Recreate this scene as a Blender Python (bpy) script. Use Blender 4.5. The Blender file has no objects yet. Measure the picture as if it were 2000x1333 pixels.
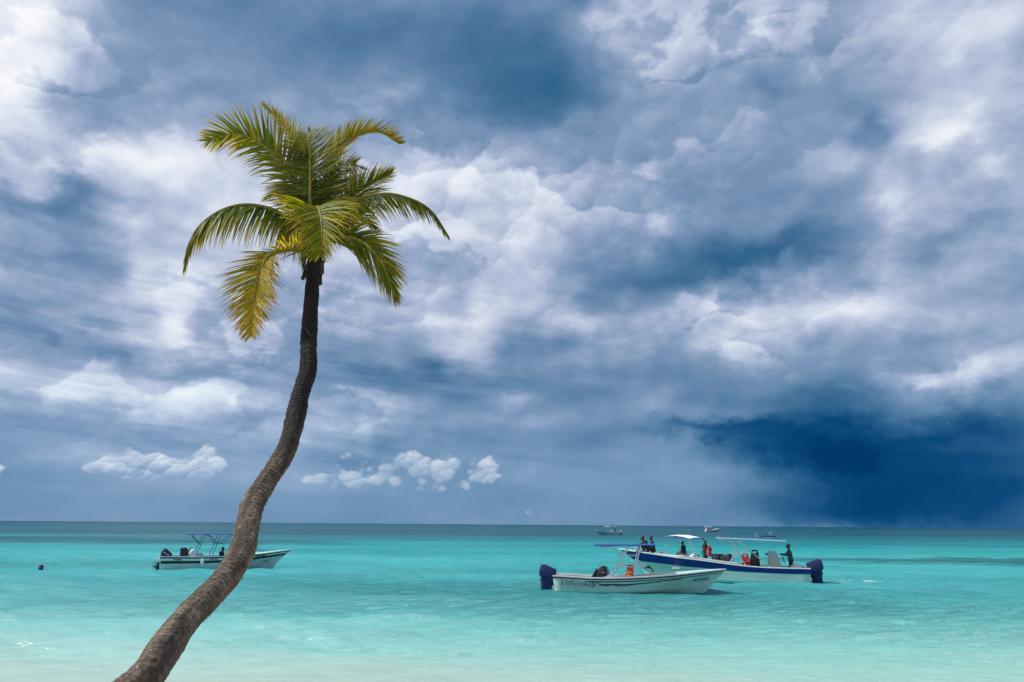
import bpy, bmesh, math, random
import numpy as np
from mathutils import Vector, Matrix, Euler
R = math.radians
random.seed(11)
SC = bpy.context.scene
COL = SC.collection

# ------------------------------------------------------------------ camera
EYE = Vector((0.0, 0.0, 2.8))
CAM_ROT = Matrix.Rotation(R(90 + 13.94), 3, 'X') @ Matrix.Rotation(R(0.444), 3, 'Z')
cam_data = bpy.data.cameras.new('camera')
cam_data.sensor_width = 36.0
cam_data.lens = 26.0
cam_data.clip_start = 0.05
cam_data.clip_end = 80000.0
cam = bpy.data.objects.new('camera', cam_data)
cam.matrix_world = Matrix.Translation(EYE) @ CAM_ROT.to_4x4()
COL.objects.link(cam)
SC.camera = cam

# ------------------------------------------------------------------ sky and sun
SUN_AZ, SUN_EL = -96.0, 52.0          # degrees: azimuth from +Y towards +X, elevation
SUN_DIR = Vector((math.sin(R(SUN_AZ)) * math.cos(R(SUN_EL)), math.cos(R(SUN_AZ)) * math.cos(R(SUN_EL)), math.sin(R(SUN_EL))))
sun_data = bpy.data.lights.new('sun', 'SUN')
sun_data.energy = 5.0
sun_data.angle = R(0.6)
sun_data.color = (1.0, 0.95, 0.86)
sun = bpy.data.objects.new('sun', sun_data)
sun.rotation_euler = SUN_DIR.to_track_quat('Z', 'Y').to_euler()
sun.location = SUN_DIR * 60
COL.objects.link(sun)

SC.view_settings.view_transform = 'Standard'
SC.view_settings.look = 'None'
SC.view_settings.gamma = 1.0
SC.view_settings.use_curve_mapping = False
SC.view_settings.exposure = 0.0
SC.render.engine = 'CYCLES'
SC.cycles.use_denoising = True
SC.cycles.use_adaptive_sampling = True
SC.cycles.adaptive_threshold = 0.012
SC.cycles.max_bounces = 8
SC.cycles.transparent_max_bounces = 12
SC.cycles.caustics_reflective = False
SC.cycles.caustics_refractive = False
SC.cycles.sample_clamp_indirect = 4.0


class Nodes:
    """small expression builder over a node tree"""
    def __init__(s, tree):
        s.t = tree; s.n = tree.nodes; s.l = tree.links
    def new(s, kind, **kw):
        n = s.n.new(kind)
        for k, v in kw.items(): setattr(n, k, v)
        return n
    def put(s, sock, v):
        if v is None: return
        if isinstance(v, bpy.types.NodeSocket): s.l.new(v, sock)
        else: sock.default_value = v
    def m(s, op, a=None, b=None, c=None, clamp=False):
        n = s.new('ShaderNodeMath', operation=op); n.use_clamp = clamp
        for i, v in enumerate((a, b, c)): s.put(n.inputs[i], v)
        return n.outputs[0]
    def v(s, op, a=None, b=None, c=None, scale=None):
        n = s.new('ShaderNodeVectorMath', operation=op)
        for i, v in enumerate((a, b, c)): s.put(n.inputs[i], v)
        if scale is not None: s.put(n.inputs['Scale'], scale)
        return n.outputs['Value'] if op in ('DOT_PRODUCT', 'LENGTH', 'DISTANCE') else n.outputs[0]
    def noise(s, vec, scale, detail=4, rough=.5, dist=0.0, out=0, lac=2.0):
        n = s.new('ShaderNodeTexNoise', noise_dimensions='3D')
        s.put(n.inputs['Vector'], vec); s.put(n.inputs['Scale'], scale); s.put(n.inputs['Detail'], detail)
        s.put(n.inputs['Roughness'], rough); s.put(n.inputs['Distortion'], dist); s.put(n.inputs['Lacunarity'], lac)
        return n.outputs[out]
    def rng(s, x, a, b, c=0.0, d=1.0, smooth=False):
        n = s.new('ShaderNodeMapRange'); n.interpolation_type = 'SMOOTHSTEP' if smooth else 'LINEAR'
        for i, v in enumerate((x, a, b, c, d)): s.put(n.inputs[i], v)
        return n.outputs[0]
    def ramp(s, x, stops, interp='LINEAR'):
        n = s.new('ShaderNodeValToRGB'); cr = n.color_ramp; cr.interpolation = interp
        while len(cr.elements) < len(stops): cr.elements.new(0.5)
        for e, (p, c) in zip(cr.elements, stops):
            e.position = p; e.color = (*c, 1.0)
        s.put(n.inputs[0], x)
        return n.outputs[0]
    def mix(s, f, a, b, mode='MIX'):
        n = s.new('ShaderNodeMix', data_type='RGBA', blend_type=mode)
        s.put(n.inputs[0], f)
        for i, v in ((6, a), (7, b)):
            if isinstance(v, tuple) and len(v) == 3: v = (*v, 1.0)
            s.put(n.inputs[i], v)
        return n.outputs[2]
    def sep(s, vec):
        n = s.new('ShaderNodeSeparateXYZ'); s.put(n.inputs[0], vec); return n.outputs
    def comb(s, x, y, z):
        n = s.new('ShaderNodeCombineXYZ')
        for i, v in enumerate((x, y, z)): s.put(n.inputs[i], v)
        return n.outputs[0]


def lin(r, g, b):
    f = lambda c: (c / 255 / 12.92) if c / 255 <= .04045 else ((c / 255 + .055) / 1.055) ** 2.4
    return (f(r), f(g), f(b))


# cloud masses of the sky: azimuth, elevation, half widths (degrees) and lightness added
SOFT = [
    (-28.32,13.77,11.52,4.86,0.06), (-30.87,9.27,7.99,2.03,0.06), (-25.80,6.20,10.37,1.76,0.05), (10.61,26.73,8.11,5.07,-0.05), (10.04,11.72,9.81,3.12,-0.06),
    (-19.49,35.00,14.27,3.49,-0.20), (-4.73,35.58,9.95,4.30,-0.16), (2.50,31.29,6.57,2.84,-0.20), (-27.72,29.80,6.27,2.56,-0.10), (-33.85,27.55,2.52,1.55,-0.06),
    (-39.11,29.51,3.14,3.09,0.46), (-34.42,32.65,3.58,1.74,0.18), (-37.69,24.97,2.57,2.10,0.14), (-31.87,25.26,4.29,1.13,0.20), (-25.97,24.84,7.03,2.21,0.22),
    (-18.21,22.44,5.95,3.28,0.16), (-7.90,27.53,3.87,1.84,0.16), (-1.84,26.65,7.34,1.87,0.14), (4.66,28.13,5.15,1.29,0.12), (2.48,23.62,6.75,2.29,0.10),
    (-35.84,20.93,2.32,1.01,-0.20), (-32.97,21.96,1.07,1.24,-0.22), (-36.43,22.74,1.72,0.62,0.12), (-33.64,23.31,0.85,0.58,0.16), (-34.43,17.58,2.66,0.59,-0.16),
    (-29.72,17.09,1.93,0.69,-0.12), (-28.95,19.86,0.98,0.86,0.16), (-26.76,17.21,1.35,1.41,0.18), (-27.62,21.34,3.10,1.38,0.08), (-25.08,14.54,0.82,1.79,0.30),
    (-25.84,12.28,2.01,0.93,0.28), (-30.42,12.78,4.12,0.68,-0.18), (-34.25,14.42,3.23,0.66,-0.14), (-28.65,11.25,2.24,0.63,-0.14), (-22.01,15.27,1.80,3.29,0.06),
    (-31.72,9.01,8.19,1.17,0.14), (-22.01,8.24,9.45,0.95,0.12), (-33.89,11.95,2.91,0.46,0.10), (9.42,34.19,1.96,2.71,0.22), (6.15,36.43,2.24,1.00,0.10),
    (13.09,33.70,2.95,3.67,0.07), (21.31,30.70,1.15,1.85,-0.20), (28.70,27.07,1.17,1.32,-0.24), (26.29,29.27,1.76,1.64,-0.10), (15.00,36.52,2.53,1.30,-0.04),
    (34.01,25.89,1.49,1.01,0.34), (34.00,30.04,3.57,3.29,0.18), (28.76,22.05,1.30,1.53,0.20), (25.78,24.87,1.39,1.20,0.12), (21.39,35.40,1.38,0.80,0.14),
    (36.40,22.59,0.84,0.78,0.18), (36.62,32.36,2.58,1.43,0.10), (15.54,19.75,7.13,1.58,-0.24), (22.75,19.94,4.51,1.44,-0.20), (9.86,17.98,4.77,1.40,-0.14),
    (18.16,23.81,5.61,2.54,-0.12), (31.48,18.96,2.40,0.74,-0.14), (34.50,19.73,0.72,0.58,-0.10), (7.48,20.41,3.69,1.55,-0.06), (11.49,23.09,1.43,0.95,0.14),
    (21.22,19.20,0.66,0.51,0.10), (16.51,16.62,4.10,1.14,0.28), (15.40,14.21,1.89,1.15,0.16), (19.83,15.79,3.92,1.86,0.16), (24.82,15.59,2.51,0.94,0.26),
    (29.73,15.06,4.48,1.72,0.12), (23.24,13.63,5.31,0.91,0.06), (32.44,9.74,3.06,1.00,0.24), (30.45,9.24,1.18,0.85,0.12), (27.17,12.35,4.35,0.78,-0.10),
    (16.83,9.93,7.07,1.51,-0.12), (24.17,8.81,3.88,1.44,-0.10), (25.84,5.70,6.91,1.33,-0.20), (21.14,5.32,4.97,1.23,-0.20), (33.57,5.18,4.91,2.27,-0.17),
    (32.33,1.98,5.95,2.91,-0.22), (25.52,2.40,4.86,2.42,-0.12), (14.80,6.89,4.00,0.49,-0.20), (18.40,6.20,2.80,0.81,-0.12), (11.49,8.96,2.29,1.16,0.10),
    (24.10,8.09,4.80,1.08,-0.06), (25.11,1.55,5.74,2.77,-0.15), (20.84,1.56,6.46,2.14,-0.08), (23.43,8.13,7.87,1.30,-0.08), (19.42,0.85,4.99,1.07,-0.08),
    (31.23,4.63,2.25,0.53,0.07), (23.10,4.37,5.11,0.78,-0.08), (18.14,2.47,4.78,1.82,0.02), (11.65,3.62,5.86,1.89,0.02), (-12.14,14.58,4.38,1.74,0.16),
    (-7.00,16.21,1.63,1.02,0.18), (-4.07,13.34,2.24,1.42,0.24), (-8.44,21.03,5.01,2.30,0.12), (6.15,15.94,1.14,0.59,0.22), (3.29,18.15,2.07,1.57,0.14),
    (-2.07,15.76,1.65,0.99,0.14), (9.73,14.07,3.15,1.56,0.05), (-9.23,11.99,0.99,0.63,0.20), (-8.39,10.93,1.19,0.47,0.14), (-11.91,10.71,2.73,1.16,-0.10),
    (-6.01,10.92,2.81,1.18,-0.10), (-0.36,9.25,1.52,0.55,0.16), (4.05,11.03,6.35,1.98,-0.05), (-4.56,16.49,1.03,1.18,-0.10), (-14.05,8.30,4.59,0.95,0.08),
    (-10.84,5.35,2.68,0.92,-0.10), (-1.54,7.47,4.77,0.78,0.06)]
PUFF = [
    (-24.55,3.73,2.64,0.77,0.72), (-25.62,4.59,0.64,0.49,0.25), (-22.12,4.24,0.68,0.86,0.34), (-28.48,3.64,0.92,0.68,0.46), (-28.86,4.30,0.42,0.27,0.18),
    (-26.71,3.54,0.88,0.62,0.34), (-34.16,3.21,0.48,0.48,0.42), (-30.08,3.30,0.77,0.33,0.20), (-32.23,3.24,0.70,0.26,0.16), (-30.62,1.89,0.52,0.20,0.18),
    (-8.14,5.11,1.94,0.69,0.34), (-5.78,4.00,3.12,0.84,0.40), (-11.48,3.25,3.03,0.68,0.34), (-1.89,4.55,1.18,0.77,0.26), (-1.28,3.28,0.86,0.35,0.24),
    (-13.83,5.08,1.87,0.90,0.22), (-3.80,2.72,2.72,0.50,0.20), (2.42,0.96,1.35,0.23,0.18), (-15.19,3.36,2.20,0.59,0.16), (10.42,0.89,0.82,0.22,0.16),
    (15.91,0.91,0.50,0.33,0.16)]

world = bpy.data.worlds.new('World')
SC.world = world
world.use_nodes = True
world.cycles.sampling_method = 'MANUAL'
world.cycles.sample_map_resolution = 512


def build_sky():
    N = Nodes(world.node_tree); N.n.clear()
    D = N.new('ShaderNodeTexCoord').outputs['Generated']
    sx, sy, dz = N.sep(D)
    flat = N.v('MULTIPLY', D, (1.0, 1.0, 1.5))
    # ragged outlines: bend the direction by turbulent noise
    wa = N.v('SUBTRACT', N.noise(flat, 3.2, 2, .5, out=1), (.5, .5, .5))
    wb = N.v('SUBTRACT', N.noise(flat, 10.0, 7, .60, out=1), (.5, .5, .5))
    warp = N.v('ADD', N.v('SCALE', wa, scale=.06), N.v('SCALE', wb, scale=.095))
    def azel(vec):
        x, y, z = N.sep(vec)
        a = N.m('MULTIPLY', N.m('ARCTAN2', x, y), 180 / math.pi)
        e = N.m('MULTIPLY', N.m('ARCSINE', z), 180 / math.pi)
        return N.comb(a, e, 0.0)
    def masses(vec, table, start):
        acc = start
        for a, e, sa, se, amp in table:
            k = N.v('MULTIPLY_ADD', vec, (1 / (sa * 1.25), 1 / (se * 1.25), 0.0), (-a / (sa * 1.25), -e / (se * 1.25), 0.0))
            g = N.m('POWER', .36788, N.v('DOT_PRODUCT', k, k))
            acc = N.m('MULTIPLY_ADD', g, amp, acc)
        return acc
    P1 = azel(N.v('ADD', D, warp))
    base = N.rng(dz, 0.0, .34, .50, .635, smooth=True)
    L = masses(P1, SOFT, base)
    # long streaks low on the left, dipping to the right
    st = N.comb(sx, sy, N.m('MULTIPLY', N.m('MULTIPLY_ADD', sx, .10, dz), 8.5))
    streak = N.m('SUBTRACT', N.noise(st, 2.7, 6, .54, .35), .5)
    sw = N.m('MULTIPLY', N.rng(dz, .02, .10, .15, 1, True), N.rng(dz, .24, .44, 1, 0, True))
    sw = N.m('MULTIPLY', sw, N.rng(sx, -.30, .25, 1.0, .20, True))
    L = N.m('MULTIPLY_ADD', N.m('MULTIPLY', streak, sw), .95, L)
    # billows: broad light and dark, and lumps that are lighter on the side towards the sun
    n1 = N.noise(flat, 3.4, 9, .53)
    n2 = N.noise(N.v('ADD', flat, (-.016, 0.0, .024)), 3.4, 6, .53)
    L = N.m('MULTIPLY_ADD', N.m('SUBTRACT', n1, .5), .30, L)
    lw = N.m('MULTIPLY', N.rng(L, .30, .60, .06, 1.0, True), N.rng(dz, .05, .17, .12, 1.0))
    L = N.m('MULTIPLY_ADD', N.m('MULTIPLY', N.m('SUBTRACT', n1, n2), lw), 1.5, L)
    # heaped heads: firm-edged masses, and on them round puffs lit from the sun's side
    fam = N.rng(N.noise(flat, 2.6, 1, .5), .40, .56, 0.20, 1.0, True)
    hw = N.m('MULTIPLY', N.m('MULTIPLY', fam, N.rng(L, .46, .68, .05, 1.0, True)), N.rng(dz, .05, .17, .10, 1.0))
    n3 = N.noise(N.v('ADD', flat, N.v('SCALE', wb, scale=.02)), 4.6, 8, .54)
    head = N.m('SUBTRACT', N.rng(n3, .485, .525, -.5, .5, True), N.m('MULTIPLY', N.m('SUBTRACT', n3, .505), 2.0))
    L = N.m('MULTIPLY_ADD', N.m('MULTIPLY', head, hw), .20, L)
    for sc, amp, wv in ((10.0, 1.35, .10), (24.0, 1.25, .07)):
        vv = N.v('ADD', flat, N.v('SCALE', wb, scale=wv))
        vo = N.new('ShaderNodeTexVoronoi', feature='SMOOTH_F1' if sc < 20 else 'F1'); N.put(vo.inputs['Vector'], vv); vo.inputs['Scale'].default_value = sc
        if sc < 20: vo.inputs['Smoothness'].default_value = .12
        off = N.v('SUBTRACT', vv, vo.outputs['Position'])
        sh = N.v('DOT_PRODUCT', off, (-.45, 0.0, .89))
        L = N.m('MULTIPLY_ADD', N.m('MULTIPLY', sh, hw), amp, L)
    L = N.m('MULTIPLY_ADD', N.m('SUBTRACT', L, .58), 1.14, .592)
    cloud = N.ramp(N.m('MULTIPLY', L, .8), [
        (0.00, lin(2, 56, 106)), (.10, lin(14, 74, 122)), (.20, lin(50, 100, 141)), (.30, lin(90, 127, 164)),
        (.42, lin(124, 151, 184)), (.54, lin(156, 173, 204)), (.66, lin(188, 199, 222)), (.80, lin(222, 229, 241)), (1.0, lin(252, 252, 255))])
    cloud = N.mix(N.rng(dz, .02, .24, .75, 0.0, True), cloud, N.mix(1.0, cloud, (.82, 1.01, 1.05), 'MULTIPLY'))      # bluer air low down
    # cumulus standing above the horizon: round heads, grey flat bases
    vv = N.v('ADD', N.v('MULTIPLY', D, (1, 1, 1.25)), N.v('SCALE', wb, scale=.030))
    P2 = azel(N.v('ADD', D, N.v('SCALE', wb, scale=.045)))
    dens = masses(P2, PUFF, 0.0)
    lit = N.m('MULTIPLY_ADD', masses(N.v('ADD', azel(D), (.2, .90, 0.0)), PUFF, 0.0), -.70, .84)      # bases are in shade
    for sc, k, amp in ((38.0, .42, 15.0), (85.0, .20, 16.0)):
        vo = N.new('ShaderNodeTexVoronoi', feature='F1'); N.put(vo.inputs['Vector'], vv); vo.inputs['Scale'].default_value = sc
        dens = N.m('MULTIPLY_ADD', N.m('SUBTRACT', .45, vo.outputs['Distance']), k, dens)
        lit = N.m('MULTIPLY_ADD', N.v('DOT_PRODUCT', N.v('SUBTRACT', vv, vo.outputs['Position']), (-.45, 0.0, .89)), amp, lit)
    puff = N.ramp(lit, [(0.0, lin(104, 140, 180)), (.35, lin(142, 170, 205)), (.7, lin(194, 209, 229)), (1.0, lin(240, 244, 250))])
    cloud = N.mix(N.m('MULTIPLY', N.rng(dens, .20, .36, 0.0, 1.0, True), N.rng(dens, .2, .75, .45, .92)), cloud, puff)
    # open sky behind, seen a little through the thinnest cloud
    sky = N.new('ShaderNodeTexSky', sky_type='NISHITA')
    sky.sun_disc = False
    sky.sun_elevation = R(SUN_EL); sky.sun_rotation = R(SUN_AZ)
    STR = 0.10
    cloud = N.v('SCALE', cloud, scale=1.0 / STR)
    cover = N.rng(L, .20, .60, 1.0, .96)
    col = N.mix(cover, sky.outputs[0], cloud)
    bg = N.new('ShaderNodeBackground'); N.put(bg.inputs[0], col); bg.inputs[1].default_value = STR
    out = N.new('ShaderNodeOutputWorld'); N.l.new(bg.outputs[0], out.inputs[0])


build_sky()


# ------------------------------------------------------------------ helpers
def ray(px, py):
    """direction in the world of a point of the 2000 x 1333 photograph"""
    f = 26.0 / 36.0 * 2000.0
    return CAM_ROT @ Vector(((px - 1000.0) / f, -(py - 666.5) / f, -1.0))


def at(px, py, Y):
    d = ray(px, py)
    return EYE + d * (Y / d.y)


def on_water(px, py, z=0.0):
    d = ray(px, py)
    return EYE + d * ((z - EYE.z) / d.z)


def tag(o, label=None, cat=None, group=None, kind=None):
    if label: o['label'] = label
    if cat: o['category'] = cat
    if group: o['group'] = group
    if kind: o['kind'] = kind
    return o


def empty(name, loc=(0, 0, 0), rz=0.0):
    o = bpy.data.objects.new(name, None)
    o.location = loc; o.rotation_euler = (0, 0, rz); o.empty_display_size = .3
    COL.objects.link(o)
    return o


def mesh_obj(name, verts, faces, mat=None, parent=None, smooth=True, loc=None):
    me = bpy.data.meshes.new(name)
    me.from_pydata([tuple(v) for v in verts], [], [tuple(f) for f in faces])
    me.validate(); me.update()
    if smooth:
        me.polygons.foreach_set('use_smooth', [True] * len(me.polygons))
    if mat: me.materials.append(mat)
    o = bpy.data.objects.new(name, me)
    if parent: o.parent = parent
    if loc is not None: o.location = loc
    COL.objects.link(o)
    return o


class MB:
    """collects simple shapes into one mesh"""
    def __init__(s): s.v = []; s.f = []
    def add(s, v, f):
        k = len(s.v); s.v += [tuple(p) for p in v]; s.f += [tuple(i + k for i in q) for q in f]; return s
    def box(s, c, d, rot=None, bev=0.0):
        bm = bmesh.new(); bmesh.ops.create_cube(bm, size=1.0)
        for v in bm.verts: v.co = Vector((v.co.x * d[0], v.co.y * d[1], v.co.z * d[2]))
        if bev > 0: bmesh.ops.bevel(bm, geom=bm.edges[:], offset=bev, segments=2, affect='EDGES', profile=.6)
        if rot is not None: bmesh.ops.rotate(bm, verts=bm.verts, cent=(0, 0, 0), matrix=Euler(rot).to_matrix())
        bmesh.ops.translate(bm, verts=bm.verts, vec=c)
        bm.verts.index_update()
        s.add([v.co.copy() for v in bm.verts], [[v.index for v in f.verts] for f in bm.faces]); bm.free(); return s
    def tube(s, pts, r, n=8, caps=True):
        pts = [Vector(p) for p in pts]
        rr = r if isinstance(r, (list, tuple)) else [r] * len(pts)
        vs = []; fs = []
        t0 = (pts[1] - pts[0]).normalized()
        a = t0.orthogonal().normalized()
        for i, p in enumerate(pts):
            t = (pts[min(i + 1, len(pts) - 1)] - pts[max(i - 1, 0)]).normalized()
            a = (a - t * a.dot(t))
            a = a.normalized() if a.length > 1e-6 else t.orthogonal().normalized()
            b = t.cross(a)
            for k in range(n):
                w = 2 * math.pi * k / n
                vs.append(p + (a * math.cos(w) + b * math.sin(w)) * rr[i])
        for i in range(len(pts) - 1):
            for k in range(n):
                fs.append((i * n + k, i * n + (k + 1) % n, (i + 1) * n + (k + 1) % n, (i + 1) * n + k))
        if caps:
            fs.append(tuple(range(n))[::-1]); fs.append(tuple((len(pts) - 1) * n + k for k in range(n)))
        return s.add(vs, fs)
    def loft(s, rings, n=20, axis='z', p=3.0):
        """stack of rounded rectangles: (height, centre a, centre b, half a, half b)"""
        vs = []; fs = []
        for (h, ca, cb, ha, hb) in rings:
            for k in range(n):
                w = 2 * math.pi * (k + .5) / n; c, q = math.cos(w), math.sin(w)
                a = ca + ha * math.copysign(abs(c) ** (2 / p), c); b = cb + hb * math.copysign(abs(q) ** (2 / p), q)
                vs.append({'z': (a, b, h), 'x': (h, a, b), 'y': (a, h, b)}[axis])
        for i in range(len(rings) - 1):
            for k in range(n):
                fs.append((i * n + k, i * n + (k + 1) % n, (i + 1) * n + (k + 1) % n, (i + 1) * n + k))
        fs.append(tuple(range(n))[::-1]); fs.append(tuple((len(rings) - 1) * n + k for k in range(n)))
        return s.add(vs, fs)
    def grid(s, fn, us, vs_, thick=0.0):
        P = [[Vector(fn(u, v)) for v in vs_] for u in us]
        nu, nv = len(us), len(vs_)
        f = [(i * nv + j, (i + 1) * nv + j, (i + 1) * nv + j + 1, i * nv + j + 1) for i in range(nu - 1) for j in range(nv - 1)]
        s.add([p for r in P for p in r], f)
        return s
    def build(s, name, mat, parent=None, smooth=True, loc=None, fix=True):
        o = mesh_obj(name, s.v, s.f, mat, parent, smooth, loc)
        if fix:
            bm = bmesh.new(); bm.from_mesh(o.data); bmesh.ops.recalc_face_normals(bm, faces=bm.faces[:]); bm.to_mesh(o.data); bm.free()
        if smooth:
            try: o.data.set_sharp_from_angle(angle=R(38))
            except Exception: pass
        return o


def spline(pts, n):
    """Catmull-Rom through points, n samples; points may have any number of components"""
    P = np.array([list(p) for p in pts], float)
    P = np.vstack([2 * P[0] - P[1], P, 2 * P[-1] - P[-2]])
    m = len(P) - 3
    out = []
    for u in np.linspace(0, m, n):
        i = min(int(u), m - 1); t = u - i
        a, b, c, d = P[i:i + 4]
        out.append(.5 * ((2 * b) + (c - a) * t + (2 * a - 5 * b + 4 * c - d) * t * t + (3 * b - a - 3 * c + d) * t ** 3))
    return np.array(out)


def lerp_table(tab, t):
    return float(np.interp(t, [p[0] for p in tab], [p[1] for p in tab]))


def smooth_table(tab, t):
    xs = [p[0] for p in tab]; k = max(0, min(len(xs) - 2, int(np.searchsorted(xs, t, 'right') - 1)))
    def m(i):
        if i <= 0: i = 1
        if i >= len(tab) - 1: i = len(tab) - 2
        if len(tab) < 3: return (tab[-1][1] - tab[0][1]) / (tab[-1][0] - tab[0][0])
        return (tab[i + 1][1] - tab[i - 1][1]) / (tab[i + 1][0] - tab[i - 1][0])
    h = xs[k + 1] - xs[k]; u = (t - xs[k]) / h; a, b = tab[k][1], tab[k + 1][1]
    return ((2 * u ** 3 - 3 * u * u + 1) * a + (u ** 3 - 2 * u * u + u) * h * m(k) + (-2 * u ** 3 + 3 * u * u) * b + (u ** 3 - u * u) * h * m(k + 1))


MATS = {}


def paint(name, col, rough=.5, metal=0.0, spec=.5, vary=.12, scale=6.0, bump=0.0, bscale=60.0, coat=0.0, dirt=None):
    """procedural surface: base colour with uneven tone, roughness variation and fine relief"""
    if name in MATS: return MATS[name]
    m = bpy.data.materials.new(name); m.use_nodes = True
    N = Nodes(m.node_tree); N.n.clear()
    tc = N.new('ShaderNodeTexCoord').outputs['Object']
    n = N.noise(tc, scale, 5, .6)
    k = N.rng(n, .25, .75, 1 - vary, 1 + vary)
    c = N.v('SCALE', col, scale=k)
    if dirt:
        c = N.mix(N.rng(N.noise(tc, scale * .6, 7, .65), .52, .72, 0.0, .55, True), c, dirt)
    b = N.new('ShaderNodeBsdfPrincipled')
    N.put(b.inputs['Base Color'], c)
    N.put(b.inputs['Roughness'], N.rng(n, .2, .8, max(0.02, rough - .08), min(1, rough + .10)))
    b.inputs['Metallic'].default_value = metal
    b.inputs['Specular IOR Level'].default_value = spec
    b.inputs['Coat Weight'].default_value = coat
    if bump > 0:
        bp = N.new('ShaderNodeBump'); bp.inputs['Strength'].default_value = bump; bp.inputs['Distance'].default_value = .01
        N.put(bp.inputs['Height'], N.noise(tc, bscale, 4, .6)); N.l.new(bp.outputs[0], b.inputs['Normal'])
    o = N.new('ShaderNodeOutputMaterial'); N.l.new(b.outputs[0], o.inputs[0])
    MATS[name] = m
    return m


# ------------------------------------------------------------------ the ground: beach running down to the sea bed
def ground_z(x, y):
    edge = 13.2 + .10 * x + .5 * np.sin(x * .21 + .6) + .25 * np.sin(x * .63)
    s = edge - y                                   # metres inland of the water line
    up = np.where(s > 0, .085 * s - .0011 * np.clip(s, 0, 30) ** 2, 0)
    dn = np.where(s < 0, .060 * s + .00032 * np.clip(-s, 0, 90) ** 2, 0)
    z = np.where(s > 0, np.minimum(up, 1.6), np.maximum(dn, -3.0))
    z += .012 * np.sin(x * 1.7 + np.sin(y * .8) * 1.3) * np.sin(y * 1.1 + x * .3)
    return z


def build_ground():
    xs = np.concatenate([np.linspace(-400, -45, 24), np.linspace(-44, 44, 150), np.linspace(45, 400, 24)])
    ys = np.concatenate([np.linspace(-200, -6, 20), np.linspace(-5.5, 34, 100), np.linspace(35, 420, 60)])
    X, Y = np.meshgrid(xs, ys); Z = ground_z(X, Y)
    v = np.stack([X.ravel(), Y.ravel(), Z.ravel()], 1)
    n = len(xs)
    f = [(j * n + i, j * n + i + 1, (j + 1) * n + i + 1, (j + 1) * n + i) for j in range(len(ys) - 1) for i in range(n - 1)]
    m = bpy.data.materials.new('coral_sand'); m.use_nodes = True
    N = Nodes(m.node_tree); N.n.clear()
    g = N.new('ShaderNodeNewGeometry').outputs['Position']
    x, y, z = N.sep(g)
    n1 = N.noise(g, .8, 6, .6); n2 = N.noise(g, 90.0, 3, .6)
    c = N.mix(N.rng(n1, .3, .7), lin(222, 214, 198), lin(238, 233, 220))
    c = N.mix(N.rng(n2, .35, .75, 0, .35), c, lin(180, 165, 140))
    wet = N.rng(z, .03, .16, 1.0, 0.0, True)
    c = N.mix(N.m('MULTIPLY', wet, .5), c, lin(176, 158, 130))
    b = N.new('ShaderNodeBsdfPrincipled'); N.put(b.inputs['Base Color'], c)
    N.put(b.inputs['Roughness'], N.m('MULTIPLY_ADD', wet, -.45, .9))
    bp = N.new('ShaderNodeBump'); bp.inputs['Strength'].default_value = .5; bp.inputs['Distance'].default_value = .03
    rip = N.noise(N.v('MULTIPLY', g, (.7, 3.2, 1.0)), 3.0, 4, .55, .4)
    N.put(bp.inputs['Height'], N.m('MULTIPLY_ADD', n2, .15, rip)); N.l.new(bp.outputs[0], b.inputs['Normal'])
    o = N.new('ShaderNodeOutputMaterial'); N.l.new(b.outputs[0], o.inputs[0])
    tag(mesh_obj('ground', v, f, m), kind='structure')


build_ground()


# ------------------------------------------------------------------ the sea
def wave_height(X, Y, step):
    """small wind sea: many short-crested components, those too short for the local mesh left out"""
    rng = np.random.RandomState(5)
    Z = np.zeros_like(X)
    for k in range(46):
        lam = .38 * (9.0 / .38) ** rng.rand()
        th = R(262) + rng.randn() * R(26)            # travelling towards the beach
        kx, ky = math.cos(th) * 2 * math.pi / lam, math.sin(th) * 2 * math.pi / lam
        amp = .0130 * lam ** .62 * (.6 + .8 * rng.rand())
        ph = rng.rand() * 6.283
        w = np.clip((lam / (2.6 * step)) - .6, 0, 1)
        a = kx * X + ky * Y + ph
        env = .55 + .45 * np.sin(X * (.05 + .1 * rng.rand()) + Y * (.04 + .1 * rng.rand()) + rng.rand() * 6)
        Z += w * amp * env * (np.sin(a) + .22 * np.sin(2 * a + .4))
    return Z


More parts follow.
